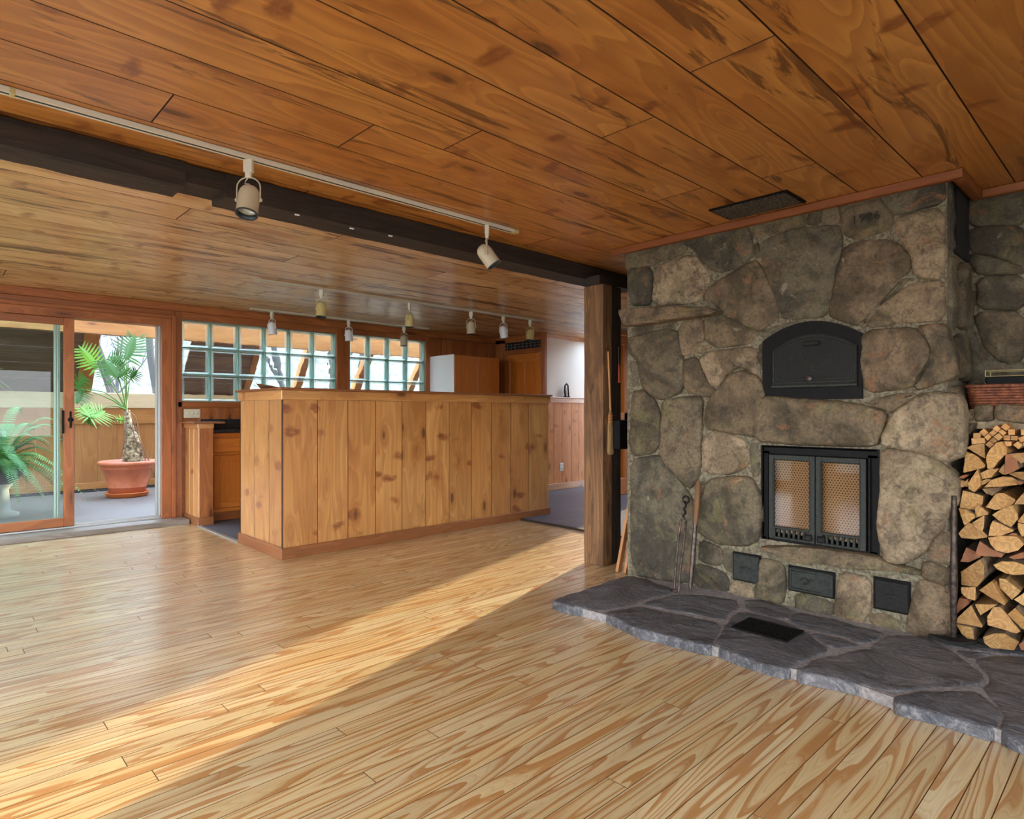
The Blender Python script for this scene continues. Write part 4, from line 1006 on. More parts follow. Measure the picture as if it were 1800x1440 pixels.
fp = thing('stone_fireplace', (4.1, CY, 0), 'large mottled fieldstone fireplace with black iron oven and stove doors', 'fireplace')
def fplace(u, v, h): return (FX-h, -u, v)          # u = -y
def m2(mapf, pts, x=FX):
    out = []
    for a, b in pts:
        p = onX(*mapf(a, b), x); out.append((-p.y, p.z))
    return out
m = MB()
for i, (mf, pts, bu, tone) in enumerate(FS):
    stone(m, m2(mf, pts), fplace, bu, .04, grow=.009, rv= max(0, min(1, tone+random.uniform(-.06, .06))), seed=i+1)
# left side of the chimney (edge stones turning the corner)
# right side face, y = .72
def splace(u, v, h): return (u, .725-h, v)
side = [([(3.62,1.30),(3.80,1.32),(3.98,1.30),(4.0,1.52),(3.84,1.56),(3.63,1.50)], .03, .4), ([(3.60,1.53),(3.70,1.56),(3.74,1.80),(3.72,1.92),(3.61,1.9)], .02, .25),
        ([(3.76,1.58),(3.9,1.57),(4.0,1.60),(3.99,1.78),(3.88,1.93),(3.78,1.85)], .04, .4), ([(3.61,1.93),(3.69,1.95),(3.69,2.27),(3.61,2.28)], .015, .1),
        ([(3.62,1.04),(3.78,1.02),(3.96,1.1),(3.98,1.27),(3.80,1.29),(3.62,1.27)], .03, .5)]
for i, (P, bu, tone) in enumerate(side): stone(m, P, splace, bu, .03, tone, 80+i)
m.build('stonework', M['stone'], fp, fix=True)
# the wall mass with its openings
def yr(px, py): p = onX(px, py, FX); return p.y, p.z
oy0, oy1 = yr(1518, 650)[0], yr(1344, 650)[0]
fy0, fy1 = yr(1545, 860)[0], yr(1340, 860)[0]; fz0, fz1 = yr(1440, 962)[1], yr(1440, 786)[1]
m = MB()
ys = [.73, fy0, fy1, 2.60]
for a, b in zip(ys, ys[1:]):
    for c, d in ((.0, fz0), (fz0, fz1), (fz1, CZ-.001)):
        if (a, c) == (fy0, fz0): continue
        # front skin as a wobbly sheet
        nu = max(2, int((b-a)/.03)); nv = max(2, int((d-c)/.03)); vs = []
        for j in range(nv+1):
            for i in range(nu+1):
                y = a+(b-a)*i/nu; z = c+(d-c)*j/nv
                inner = 0 < i < nu and 0 < j < nv
                vs.append((FX-.004-.006*noise.noise(Vector((y*14, z*14, 0))), y, z))
        m.add(vs, [(j*(nu+1)+i, j*(nu+1)+i+1, (j+1)*(nu+1)+i+1, (j+1)*(nu+1)+i) for j in range(nv) for i in range(nu)], smooth=True)
        m.box(FX+.01, 4.02 if a > .7 else 4.02, a, b, c, d)
m.box(4.02, 4.9, .73, 2.56, 0, CZ-.001)
m.build('mortar', M['mortar'], fp)
# mantel stone at the left and ledge below the stove doors
def slab(name, P, y_or_none, x0, x1, parent, mat, rv, seed):
    """outline in (u=-y, z) extruded from x1 (back) to x0 (front) with a chipped front edge"""
    Q = resample(chaikin(P, 1), .02); n = len(Q); cx = sum(p[0] for p in Q)/n; cy = sum(p[1] for p in Q)/n
    vs = []; fs = []
    lay = [(x1, 0), (x0+.03, 0), (x0+.006, .004), (x0, .012)]
    for li, (x, d) in enumerate(lay):
        R = offset_in(Q, d) if d else Q
        for (u, v) in R:
            w = .007*noise.noise(Vector((u*12, v*22, seed+li*.3))) if li else 0
            vs.append((x+w, -u+w*.5, v+w*.6))
    vs.append((x0, -cx, cy))
    for li in range(3):
        for i in range(n): fs.append((li*n+i, li*n+(i+1) % n, (li+1)*n+(i+1) % n, (li+1)*n+i))
    for i in range(n): fs.append((3*n+i, 3*n+(i+1) % n, 4*n))
    fs.append(list(range(n))[::-1])
    mb = MB(); mb.add(vs, fs, 0, rv, 0, None, False); return mb.build(name, mat, parent, fix=True)
XM = 3.50
slab('mantel_stone', m2(A4, [(80,842),(140,822),(380,812),(600,817),(688,842),(640,868),(400,900),(180,933),(112,933)], XM), None, XM, FX+.02, fp, M['stone'], .62, 3)
XL = 3.53
slab('stove_ledge', m2(lambda x, y: (1270+x/4.865, 950+y/4.865), [(310,55),(800,60),(1040,105),(1300,140),(1380,185),(1690,270),(1680,315),(1420,265),(1130,262),(850,215),(540,190),(430,130),(330,95)], XL), None, XL, FX+.05, fp, M['stone'], .5, 8)
# dark flue recess at the upper right corner
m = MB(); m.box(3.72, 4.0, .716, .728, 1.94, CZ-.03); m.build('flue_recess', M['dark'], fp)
# carved date
cu = bpy.data.curves.new('date', 'FONT'); cu.body = '1986'; cu.size = .062; cu.extrude = .002; cu.space_character = 1.15
tmp = bpy.data.objects.new('date', cu); COL.objects.link(tmp)
bpy.context.view_layer.update()
me = bpy.data.meshes.new_from_object(tmp.evaluated_get(bpy.context.evaluated_depsgraph_get())); bpy.data.objects.remove(tmp)
me.materials.clear(); me.materials.append(plain('carved shadow', srgb(46, 40, 34), .9))
dt = bpy.data.objects.new('carved_date', me); COL.objects.link(dt); dt.parent = fp
xd = FX-.0375; p = onX(1496, 394, xd)
dt.location = Vector((xd, p.y, p.z)) - world(fp)
dt.rotation_euler = Matrix(((0, 0, -1), (-1, 0, 0), (0, 1, 0))).to_euler()
dt['label'] = 'the year 1986 cut into a stone'

# --- oven door (arched)
def ypz(pts, x): return [(x, onX(a, b, x).y, onX(a, b, x).z) for a, b in pts]
def R5(x, y): return (1330+x/9, 550+y/9)
def arch_pts(L, Rr, bot, spring, top, n=14):
    """y from L (left, larger) to Rr; returns outline in (y,z)"""
    out = [(L, bot), (L, spring)]; cy = (L+Rr)/2; hw = (L-Rr)/2
    for i in range(1, n): a = i/n; s = -1+2*a; out.append((cy-s*hw, spring+(top-spring)*(1-s*s)))
    return out+[(Rr, spring), (Rr, bot)]
def fr(px, py, x=FX): p = onX(px, py, x); return p.y, p.z
XO = FX-.020
def arch_in(L, R_, b, s, t, x0, x1, mb): mb.prism([(x0, y, z) for y, z in arch_pts(L, R_, b, s, t)], (x1-x0, 0, 0))
yl, zb = fr(*R5(115, 1330)); yr_, _ = fr(*R5(1690, 1330)); _, zs = fr(*R5(100, 450)); _, zt = fr(*R5(980, 125))
zs = (zs+fr(*R5(1650, 280))[1])/2 - .01
m = MB(); arch_in(yl, yr_, zb-.02, zs, zt, XO, FX+.03, m)
fro = m.build('oven_frame', M['blackplate'], fp, fix=True)
m = MB(); yl2, zb2 = fr(*R5(290, 1200)); yr2, _ = fr(*R5(1620, 1200)); _, zt2 = fr(*R5(980, 330)); zs2 = (fr(*R5(290, 590))[1]+fr(*R5(1620, 540))[1])/2
arch_in(yl2, yr2, zb2, zs2, zt2, XO-.016, XO, m)
od = m.build('oven_door', M['iron'], fp, fix=True)
m = MB(); d_ = .022
P0 = arch_pts(yl2-.008, yr2+.008, zb2+.03, zs2-.004, zt2-.012); 
m.tube([(XO-.018, y, z) for y, z in P0]+[(XO-.018, P0[0][0], P0[0][1])], .005, 6)
P0 = arch_pts(yl2-d_, yr2+d_, zb2+.045, zs2-.01, zt2-.032)
m.tube([(XO-.017, y, z) for y, z in P0]+[(XO-.017, P0[0][0], P0[0][1])], .0028, 6)
m.bbox(XO-.026, XO-.014, yr2-.004, yl2+.004, zb2, zb2+.018, .004)
m.build('raised_border', M['irong'], od)
m = MB(); ya, za = fr(*R5(780, 540)); yb, zc = fr(*R5(1040, 450)); m.bbox(XO-.034, XO-.014, yb, ya, za, zc, .004); m.build('handle', M['iron'], od)
m = MB()
for pts in ([(600,990),(590,700),(600,660)], [(640,790),(660,660),(700,620)], [(660,800),(860,850),(880,900)], [(700,620),(710,740),(850,800)], [(740,600),(760,720),(870,790),(930,800)], [(1000,820),(1200,760),(1240,640)],
            [(930,800),(1130,740),(1150,630)], [(1000,860),(1200,800)], [(900,800),(905,890)], [(940,800),(940,890)], [(975,800),(970,890)], [(870,900),(1000,895)], [(880,925),(980,920)], [(1160,640),(1230,600)]):
    m.tube([Vector((XO-.0165, *fr(*R5(a, b)))) for a, b in pts], .0022, 5)
m.build('cast_relief', M['irong'], od); 
m = MB(); y, z = fr(*R5(870, 1045)); m.lathe([(.018, 0), (.018, .008), (.012, .012), (0, .014)], 18, Matrix.Translation((XO-.015, y, z)) @ Matrix.Rotation(-math.pi/2, 4, 'Y')); m.build('damper_knob', M['steel'], od)
m = MB()
for xx in (655, 740, 780, 940, 975, 1040, 1105, 1135, 1220):
    y, z = fr(*R5(xx, 1045)); w = .010 if xx in (655, 1220, 1040) else .005
    m.box(XO-.0175, XO-.0160, y-w, y+w, z-.016, z+.016)
m.build('damper_slots', M['dark'], od)

# --- stove doors
def R4(x, y): return (1330+x/6.543, 770+y/6.543)
m = MB(); m.box(FX+.30, FX+.31, fy0, fy1, fz0, fz1)
m.box(FX-.01, FX+.30, fy0-.004, fy0+.004, fz0, fz1); m.box(FX-.01, FX+.30, fy1-.004, fy1+.004, fz0, fz1); m.box(FX, FX+.30, fy0, fy1, fz0-.004, fz0+.004); m.box(FX, FX+.3, fy0, fy1, fz1-.004, fz1+.004)
m.build('firebox', M['blackplate'], fp)
XD = FX+.005
yL, zT = fr(*R4(155, 185), XD); _, zB = fr(*R4(155, 1140), XD); yRR, _ = fr(*R4(1270, 1310), XD); yM, _ = fr(*R4(688, 200), XD)
m = MB()
fo0, fo1, fz_0, fz_1 = fr(*R4(1400, 1000), XD)[0], fr(*R4(80, 1000), XD)[0], zB-.02, zT+.022
m.bbox(XD, XD+.04, fo0, fo1, zT, fz_1+.02, .004); m.bbox(XD, XD+.04, fo0, fo1, fz_0, zB+.004, .004); m.bbox(XD, XD+.04, yL, fo1, fz_0, fz_1, .004); m.bbox(XD, XD+.04, fo0, yRR, fz_0, fz_1, .004)
for y in (yL+.012, yRR-.014): m.tube([(XD-.012, y, zB-.005), (XD-.012, y, zT+.005)], .007, 8)
m.build('stove_frame', M['blackplate'], fp)
for (ya, yb, mir) in ((yM+.002, yL, 1), (yRR, yM-.002, -1)):
    bw = .031; gb = .072
    m = MB(); x0, x1 = XD-.022, XD-.002
    m.bbox(x0, x1, ya, ya+bw, zB, zT, .003); m.bbox(x0, x1, yb-bw, yb, zB, zT, .003); m.bbox(x0, x1, ya+bw-.001, yb-bw+.001, zT-bw, zT, .003)
    m.bbox(x0, x1, ya+bw-.001, yb-bw+.001, zB+.058, zB+gb, .003); m.bbox(x0, x1, ya+bw-.001, yb-bw+.001, zB, zB+.014, .003)
    ns = 7
    for k in range(ns+1):
        u = ya+bw + (yb-ya-2*bw)*k/ns; m.bbox(x0, x1, u-.006, u+.006, zB+.013, zB+.059, .002)
    m.tube([(x0-.001, ya+bw-.004, zB+gb), (x0-.001, ya+bw-.004, zT-bw+.004), (x0-.001, yb-bw+.004, zT-bw+.004), (x0-.001, yb-bw+.004, zB+gb), (x0-.001, ya+bw-.004, zB+gb)], .0025, 6)
    sdoor = m.build('stove_door', M['irong'], fp)
    m = MB(); m.box(XD-.012, XD-.009, ya+bw, yb-bw, zB+gb, zT-bw); m.build('pane', M['stovepane'], sdoor)
    m = MB(); m.box(XD+.02, XD+.023, ya+.015, yb-.015, zB+.03, zT-.01); m.build('perforated_panel', M['perf'], sdoor)
    m = MB(); yy = yM+.035 if mir > 0 else yM-.035; m.bbox(XD-.04, XD-.02, yy-.02, yy+.02, zB+.015, zB+.05, .004); m.bbox(XD-.045, XD-.038, yy-.014, yy+.014, zB+.02, zB+.045, .003); m.build('latch', M['iron'], sdoor)
# --- ash doors
def R6(x, y): return (1270+x/4.865, 950+y/4.865)
def ash(corners, name, relief, mat):
    pts = [fr(*R6(a, b)) for a, b in corners]
    y0, y1 = min(p[0] for p in pts), max(p[0] for p in pts); z0 = sum(p[1] for p in pts[2:])/2; z1 = sum(p[1] for p in pts[:2])/2
    m = MB(); m.bbox(FX-.012, FX+.01, y0-.008, y1+.008, z0-.008, z1+.008, .003); m.build('ash_door_frame', M['blackplate'], fp)
    m = MB(); m.bbox(FX-.026, FX-.012, y0, y1, z0, z1, .006); o = m.build(name, mat, fp)
    if relief:
        m = MB(); b = .016
        m.tube([(FX-.027, y0+b, z0+b), (FX-.027, y1-b, z0+b), (FX-.027, y1-b, z1-b), (FX-.027, y0+b, z1-b), (FX-.027, y0+b, z0+b)], .0025, 6)
        cy, cz = (y0+y1)/2, (z0+z1)/2
        m.tube([(FX-.03, cy+.03+.018*math.cos(a), cz+.018*math.sin(a)) for a in [i*.4 for i in range(13)]]+[(FX-.03, cy-.005, cz+.015), (FX-.03, cy-.02, cz+.012)], .004, 6)
        for k in (-.075, -.055, .075): m.bbox(FX-.0275, FX-.026, cy+k-.006, cy+k+.006, cz-.014, cz+.016, .001)
        m.build('raised_relief', M['irong'], o)
    else:
        m = MB(); cy, cz = (y0+y1)/2, (z0+z1)/2
        m.tube([(FX-.027, cy+.028, cz), (FX-.035, cy+.015, cz+.004), (FX-.036, cy-.015, cz+.004), (FX-.027, cy-.028, cz)], .004, 6); m.build('pull', M['irong'], o)
ash([(110,105),(325,140),(300,355),(105,330)], 'ash_door', False, M['irong'])
ash([(580,215),(955,290),(945,480),(585,420)], 'ash_door', True, M['irong'])
ash([(1310,325),(1600,360),(1580,610),(1310,580)], 'ash_door', False, M['iron'])

# --- stone wall to the right with the firewood niche
NX = 4.02
t = thing('stone_side_wall', (4.3, -.6, 0), 'darker recessed stone wall with a firewood niche, right of the fireplace', 'stone wall')
def nplace(u, v, h): return (NX-h, -u, v)
m = MB()
NS = [([(1000,215),(1309,160),(1309,375),(1180,380),(1000,385)], .2), ([(1000,395),(1309,385),(1309,560),(1309,620),(1150,560),(1000,530)], .3), ([(1000,545),(1150,572),(1309,635),(1309,655),(1050,665),(1005,600)], .25),
      ([(1050,680),(1309,668),(1309,868),(1045,862)], .3), ([(1020,885),(1309,882),(1309,1160),(1180,1170),(1080,1080)], .45), ([(960,900),(1015,890),(1075,1090),(1170,1180),(1309,1170),(1309,1330),(970,1330)], .2)]
for i, (P, tn) in enumerate(NS): stone(m, m2(A5, P, NX), nplace, .03, .03, tn, 120+i, grow=.008)
random.seed(5)
z = 1.2; r = 0
while z < 2.28:
    hgt = random.uniform(.16, .24); y = .36
    while y > -2.5:
        w = random.uniform(.3, .55); z1 = min(z+hgt, 2.28)
        if z1-z > .05: stone(m, [(-(y)+.006, z+.006), (-(y-w)-.006, z+.006), (-(y-w)-.006, z1-.006), (-(y)+.006, z1-.006)], nplace, .03, .03, random.uniform(.1, .5), 150+r, edge=.8)
        y -= w; r += 1
    z += hgt
m.build('stonework', M['stone'], t, fix=True)
m = MB(); m.box(NX-.004, 4.6, -2.6, .728, 1.12, CZ-.001); m.box(4.45, 4.6, -2.6, .728, 0, 1.12); m.build('mortar', M['mortar'], t)
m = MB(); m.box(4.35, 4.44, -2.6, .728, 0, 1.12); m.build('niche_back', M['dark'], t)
m = MB(); XQ = 3.72
def L7(x, y): return (1680+x/6, 720+y/6)
def qplace(u, v, h): return (XQ-h, -u, v)
stone(m, m2(L7, [(105,0),(165,0),(190,110),(100,140)], XQ), qplace, .02, .02, .75, 200)
stone(m, m2(L7, [(175,-45),(400,-60),(410,110),(340,130),(200,132)], XQ), qplace, .02, .4, .5, 201)
stone(m, m2(L7, [(412,-60),(760,-50),(1100,-40),(1100,170),(700,150),(420,112)], XQ), qplace, .02, .4, .6, 202)
m.box(XQ+.01, 4.4, -2.5, .68, 1.07, 1.165); m.box(XQ+.02, 4.4, -1.2, .60, 1.03, 1.07)
m.build('lintel_shelf', M['stone'], t, fix=True)
m = MB()
stone(m, m2(L7, [(110,145),(200,140),(185,215),(130,300),(105,260)], 3.66), lambda u, v, h: (3.66-h, -u, v), .02, .3, .6, 210)
m.build('corbel_stone', M['stone'], t, fix=True)
m = MB(); m.box(3.62, 4.4, -2.4, .385, .05, 1.05)
for i, (u0, u1, z0, z1) in enumerate(((-.385, .1, .06, .4), (-.385, -.05, .42, .72), (-.385, .2, .74, 1.03), (.12, .6, .06, .4), (-.03, .5, .42, .72), (.22, .8, .74, 1.03), (.62, 1.2, .06, .4), (.52, 1.1, .42, .72), (.82, 1.4, .74, 1.03))):
    stone(m, [(u0, z0), (u1, z0), (u1, z1), (u0, z1)], lambda u, v, h: (3.62-h, -u, v), .02, .03, random.random()*.6, 400+i)
m.build('niche_cheek', M['stone'], t, fix=True)

# --- trim round the ceiling edge
m = MB()
m.bbox(3.535, 3.575, .655, 2.70, CZ-.045, CZ-.001, .004, 1); m.bbox(3.575, 3.60, .70, 2.66, CZ-.02, CZ-.001, .002, 1)
m.bbox(3.575, 4.0, .655, .70, CZ-.045, CZ-.001, .004, 0); m.bbox(3.955, 3.995, -2.6, .655, CZ-.045, CZ-.001, .004, 1)
struct(m.build('trim_10', M['trimorange']))
t = thing('ceiling_vent', (3.36, 1.56, CZ), 'black rectangular mesh vent in the ceiling above the fireplace', 'vent')
m = MB(); m.bbox(3.235, 3.49, 1.345, 1.785, CZ-.010, CZ-.001, .003); m.build('frame', M['blackplate'], t)
m = MB(); m.box(3.25, 3.475, 1.36, 1.77, CZ-.013, CZ-.0095); m.build('mesh_panel', M['vent'], t)

# --- hearth
HZ = .05
def R8(x, y): return (940+x/2.093, 960+y/2.093)
ht = thing('stone_hearth', (3.1, .9, 0), 'low flagstone hearth with pale joints, rough front edge meeting the wood floor', 'hearth')
def hm(pts):
    o = []
    for a, b in pts:
        p = onZ(*R8(a, b), HZ); o.append((p.x, p.y))
    return o
HS = [([(60,198),(245,140),(350,104),(430,128),(505,158),(500,173),(380,203),(368,215),(235,238),(110,216)], .3), ([(248,244),(370,226),(430,232),(560,256),(688,288),(655,362),(640,366),(560,348),(450,318),(390,308),(320,274)], .15),
      ([(395,210),(510,180),(600,180),(738,196),(750,228),(708,248),(698,272),(560,244),(440,226)], .45), ([(722,262),(760,242),(860,262),(958,290),(1020,335),(1086,382),(1000,415),(932,452),(840,430),(658,366),(692,308)], .3),
      ([(762,195),(850,200),(948,235),(928,274),(780,236)], .55), ([(964,240),(1100,270),(1288,322),(1248,348),(1195,358),(1148,332),(1000,306),(938,275)], .2), ([(1005,318),(1148,342),(1196,366),(1095,378)], .4),
      ([(952,458),(1030,414),(1210,380),(1300,328),(1440,330),(1530,385),(1598,430),(1665,480),(1620,512),(1430,522),(1310,536),(1130,492)], .6), ([(1322,552),(1450,533),(1628,533),(1716,610),(1696,674),(1500,614),(1332,575)], .3),
      ([(1612,420),(1700,402),(1810,405),(1960,430),(2300,560),(2300,900),(1960,770),(1712,682),(1730,612),(1652,532),(1682,480)], .5), ([(1545,382),(1600,384),(1690,396),(1604,418)], .35), ([(1460,330),(1560,330),(1700,372),(1800,390),(1800,402),(1700,396),(1600,382)], .45)]
m = MB()
for i, (P, tn) in enumerate(HS): stone(m, hm(P), lambda u, v, h: (u, v, .038+h), .014, .037, tn, 300+i, rough=.003, grow=.005, edge=.6)
m.build('flagstones', M['slate'], ht, fix=True)
base = hm([(64,202),(350,106),(520,128),(1000,215),(1640,330),(1900,340),(2600,460),(2600,950),(1960,778),(1700,685),(1510,622),(1310,566),(1130,500),(935,458),(640,372),(450,322),(310,274),(110,220)])
base = offset_in(resample(base, .05), .036)
m = MB(); m.prism([(x, y, 0.001) for x, y in base], (0, 0, .0455)); m.build('mortar_bed', M['mortarh'], ht, fix=True)
p = [onZ(*R8(a, b), HZ+.004) for a, b in ((718,300),(797,266),(995,320),(916,355))]
t = thing('hearth_register', (sum(q.x for q in p)/4, sum(q.y for q in p)/4, HZ), 'black perforated metal register lying in the flagstone hearth', 'register')
x0, x1 = (p[0].x+p[3].x)/2, (p[1].x+p[2].x)/2; y0, y1 = (p[2].y+p[3].y)/2, (p[0].y+p[1].y)/2
m = MB(); z0 = .0535; m.box(x0, x1, y0, y1, z0, z0+.003); m.build('backing', M['dark'], t)
m = MB(); b = .014
m.bbox(x0, x1, y0, y0+b, z0, z0+.009, .002); m.bbox(x0, x1, y1-b, y1, z0, z0+.009, .002); m.bbox(x0, x0+b, y0+b, y1-b, z0, z0+.009, .002); m.bbox(x1-b, x1, y0+b, y1-b, z0, z0+.009, .002); m.build('frame', M['blackplate'], t)
m = MB()
for i in range(1, 10): xx = x0+(x1-x0)*i/10; m.box(xx-.002, xx+.002, y0+b, y1-b, z0+.002, z0+.007)
for i in range(1, 20): yy = y0+(y1-y0)*i/20; m.box(x0+b, x1-b, yy-.002, yy+.002, z0+.002, z0+.0072)
m.build('lattice', M['blackplate'], t)

# --- fire tools
def tool_pt(px, py, x): return onX(px, py, x)
b0 = onZ(1190, 1041, HZ+.004); b1 = onX(1206, 872, FX-.045)
t = thing('fire_tongs', (b0.x, b0.y, HZ), 'slim iron log tongs with twisted top leaning on the left hearth stones', 'tongs')
ax = (b1-b0)
def along(f, dy=0, dx=0): q = b0+ax*f; return (q.x+dx, q.y+dy, q.z)
m = MB(); m.tube([along(.02, .018), along(.2, .025), along(.55, .026), along(.74, .02), along(.76, 0)], .007, 8); m.tube([along(.0, -.012), along(.2, -.008), along(.55, -.016), along(.74, -.016), along(.76, 0)], .007, 8); m.tube([along(.01, .03), along(0, .012), along(.02, .0)], .008, 8); m.build('arm', M['steel'], t)
m = MB(); m.tube([(along(.76+i*.014)[0]+.006*math.cos(i*1.2), along(.76+i*.014)[1]+.006*math.sin(i*1.2), along(.76+i*.014)[2]) for i in range(14)], .007, 8)
q = Vector(along(.96)); m.tube([(q.x, q.y+.022*math.cos(a), q.z+.022*math.sin(a)) for a in [i*.5 for i in range(13)]], .006, 8); m.build('twisted_handle', M['iron'], t)
b0 = onZ(1213, 1040, HZ+.004); b1 = onX(1228, 846, FX-.05); ax = b1-b0
t = thing('fire_poker', (b0.x, b0.y, HZ), 'heavier worn iron bar standing right of the tongs against the stones', 'poker')
m = MB(); m.tube([along(0), along(.06), along(.5), along(.62)], [.006, .013, .014, .013], 10); m.build('shaft', M['steel'], t)
m = MB(); m.tube([along(.6), along(.64), along(.97), along(1)], [.013, .017, .018, .012], 8); m.build('handle', M['post'], t)
b0 = onZ(1676, 1128, HZ+.012); b1 = onX(1677, 872, 3.50); ax = b1-b0
t = thing('ash_rake', (b0.x, b0.y, HZ), 'long handled tool with flat dark curved blade standing before the woodpile', 'rake')
m = MB(); m.tube([along(0), along(.08), along(.4), along(.7), along(1)], [.009, .012, .016, .013, .011], 10); m.build('handle', M['steel'], t)
m = MB(); e0 = onZ(1632, 1124, HZ+.012); e1 = onZ(1718, 1136, HZ+.012); mid = (e0+e1)/2
vs = []; fs = []; n = 24
for k, zz in enumerate((.003, .013)):
    for i in range(n): a = 2*math.pi*i/n; q = mid + (e1-e0)*.5*math.cos(a) + Vector((e1-e0)).cross(Vector((0, 0, 1))).normalized()*.035*math.sin(a)*(1-.45*math.cos(a)**2); vs.append((q.x, q.y, HZ+.004+zz*1.8+.012*math.cos(a)**2))
fs = [list(range(n))[::-1], list(range(n, 2*n))]+[(i, (i+1) % n, n+(i+1) % n, n+i) for i in range(n)]
m.add(vs, fs); m.build('blade', M['iron'], t)

# --- things on the post and between post and chimney
yb = 2.878
q = onY(1073, 720, yb)
t = thing('hanging_broom', (q.x, yb, q.z-.35), 'small hearth broom hanging head down on the shaded side of the oak post', 'broom')
h0 = onY(1069, 618, yb); h1 = onY(1073, 722, yb)
m = MB(); m.tube([h0, h1], .008, 8); m.build('handle', M['plank'], t)
m = MB(); m.lathe([(.012, 0), (.024, -.03), (.026, -.08), (.03, -.12), (.036, -.30), (.030, -.33), (0, -.33)], 12, Matrix.Translation(h1) @ Matrix.Diagonal((1, .5, 1, 1)), cap=False); m.build('bristles', M['straw'], t)
m = MB()
for dz in (-.035, -.055, -.08): m.lathe([(.0265, dz), (.0275, dz-.004), (.0265, dz-.008)], 12, Matrix.Translation(h1) @ Matrix.Diagonal((1, .5, 1, 1)), cap=False)
m.build('binding', M['terra2'], t)
m = MB(); m.tube([(h0.x, yb, h0.z), (h0.x-.02, yb, h0.z+.012), (h0.x-.01, yb, h0.z+.03), (h0.x+.005, yb, h0.z+.01)], .002, 5); m.build('hanging_loop', M['iron'], t)
q0 = onY(1078, 740, 2.86); q1 = onY(1106, 790, 2.86)
t = thing('black_box', ((q0.x+q1.x)/2, 2.83, q1.z), 'small black box fixed on the dark post beside the broom', 'box')
m = MB(); m.bbox(q0.x, q1.x, 2.80, 2.891, q1.z+.01, q0.z, .004); m.build('case', M['blackplate'], t)
m = MB(); m.bbox(q0.x-.003, q1.x+.003, 2.795, 2.891, q0.z-.004, q0.z+.006, .003); m.build('lid', M['blackplate'], t)
q = onY(1088, 645, 2.875)
t = thing('hanging_tool', (q.x, 2.87, q.z-.15), 'thin tool with red handle hanging on the dark post above the box', 'tool')
m = MB(); m.tube([(q.x, 2.878, q.z+.15), (q.x+.002, 2.878, q.z+.02)], .004, 6); m.build('shaft', M['steel'], t)
m = MB(); m.tube([(q.x+.002, 2.878, q.z+.02), (q.x+.004, 2.876, q.z-.12)], [.006, .011], 8); m.build('handle', M['redh'], t)
def lean(name, b, c, label, w, rv):
    b = Vector(b); c = Vector(c); d = c-b; s = Vector((1, .1, 0)).normalized(); s = (s-d*(s.dot(d)/d.dot(d))).normalized(); nn = d.cross(s).normalized()
    m = MB(); pts = [b, b+s*w, b+s*w+nn*.02, b+nn*.02]
    vs = [tuple(p_) for p_ in pts]+[tuple(p_+d) for p_ in pts]; L = d.length
    gcs = [(0+rv*30, 0, 0), (rv*30, w, 0), (rv*30, w, .02), (rv*30, 0, .02), (L+rv*30, 0, 0), (L+rv*30, w, 0), (L+rv*30, w, .02), (L+rv*30, 0, .02)]
    m.add(vs, [(0, 1, 2, 3)[::-1], (4, 5, 6, 7), (0, 1, 5, 4), (1, 2, 6, 5), (2, 3, 7, 6), (3, 0, 4, 7)], 0, rv, 0, None, False, gcs)
    tag(m.build(name, M['plank'], fix=True), label, 'board')
lean('loose_board', onZ(1086, 1006, .004), (3.80, 2.62, .98), 'narrow loose board leaning on the left flank of the chimney, nearer the post', .05, .3)
lean('loose_board', onZ(1100, 1008, .004), (3.76, 2.615, .62), 'shorter loose board leaning right beside the big grey chimney slab', .04, .7)
# ================================================================ firewood
random.seed(77)
def L8(x, y): return (1680+x/5.54, 900+y/5.54)
def log(mf, pts, mat, name, label, group, x=3.585, L=.38, tilt=None, rough=.005, shrink=-.0015):
    P = m2(mf, pts, x)
    P = offset_in(P, shrink) if name == 'split_log' else P
    if name == 'split_log':
        P = resample(P, .018); P = [(u+.0022*noise.noise(Vector((u*45, v*45, 7))), v+.0022*noise.noise(Vector((u*45, v*45, 17)))) for u, v in P]
    n = len(P); cu_ = sum(p[0] for p in P)/n; cv = sum(p[1] for p in P)/n
    rv = random.random(); sd_ = random.random()*50
    tx, ty = tilt if tilt else (random.uniform(-.05, .05), random.uniform(-.03, .03))
    skew = (random.uniform(-.4, .4), random.uniform(-.35, .25)) if name == 'split_log' else (0, 0)
    m = MB(); vs = []; gcs = []
    K = 6 if name == 'split_log' else 1
    for k in range(K+1):
        f = k/K; sc = 1-.06*f*random.random()
        for (u, v) in P:
            w = (1+rough*4*noise.noise(Vector((u*30, v*30, f*3+sd_)))) * sc
            uu, vv = cu_+(u-cu_)*w+tx*f*.3, cv+(v-cv)*w+ty*f*.3
            xx = x + f*L + (skew[0]*(u-cu_)+skew[1]*(v-cv))*(1 if k == 0 else 0)
            vs.append((xx, -uu, vv)); gcs.append((xx*1.0+rv*37, u+rv*5, v+rv*9))
    side = [(k*n+i, k*n+(i+1) % n, (k+1)*n+(i+1) % n, (k+1)*n+i) for k in range(K) for i in range(n)]
    # face with centre point for the cut end
    c = len(vs); vs.append((x, -cu_, cv)); gcs.append((x+rv*37, cu_+rv*5, cv+rv*9))
    m.add(vs, [(i, (i+1) % n, c) for i in range(n)]+[[K*n+i for i in range(n)]], 0, rv, 0, None, False, gcs)
    m.add(vs, side, 0, rv, 1, None, False, gcs)
    o = m.build(name, [M[mat], M['bark'] if (name == 'split_log' and random.random() < .5) else M[mat]], fix=True, at=(x, -cu_, min(p[1] for p in P)))
    return tag(o, label, 'firewood' if name == 'split_log' else 'kindling', group)
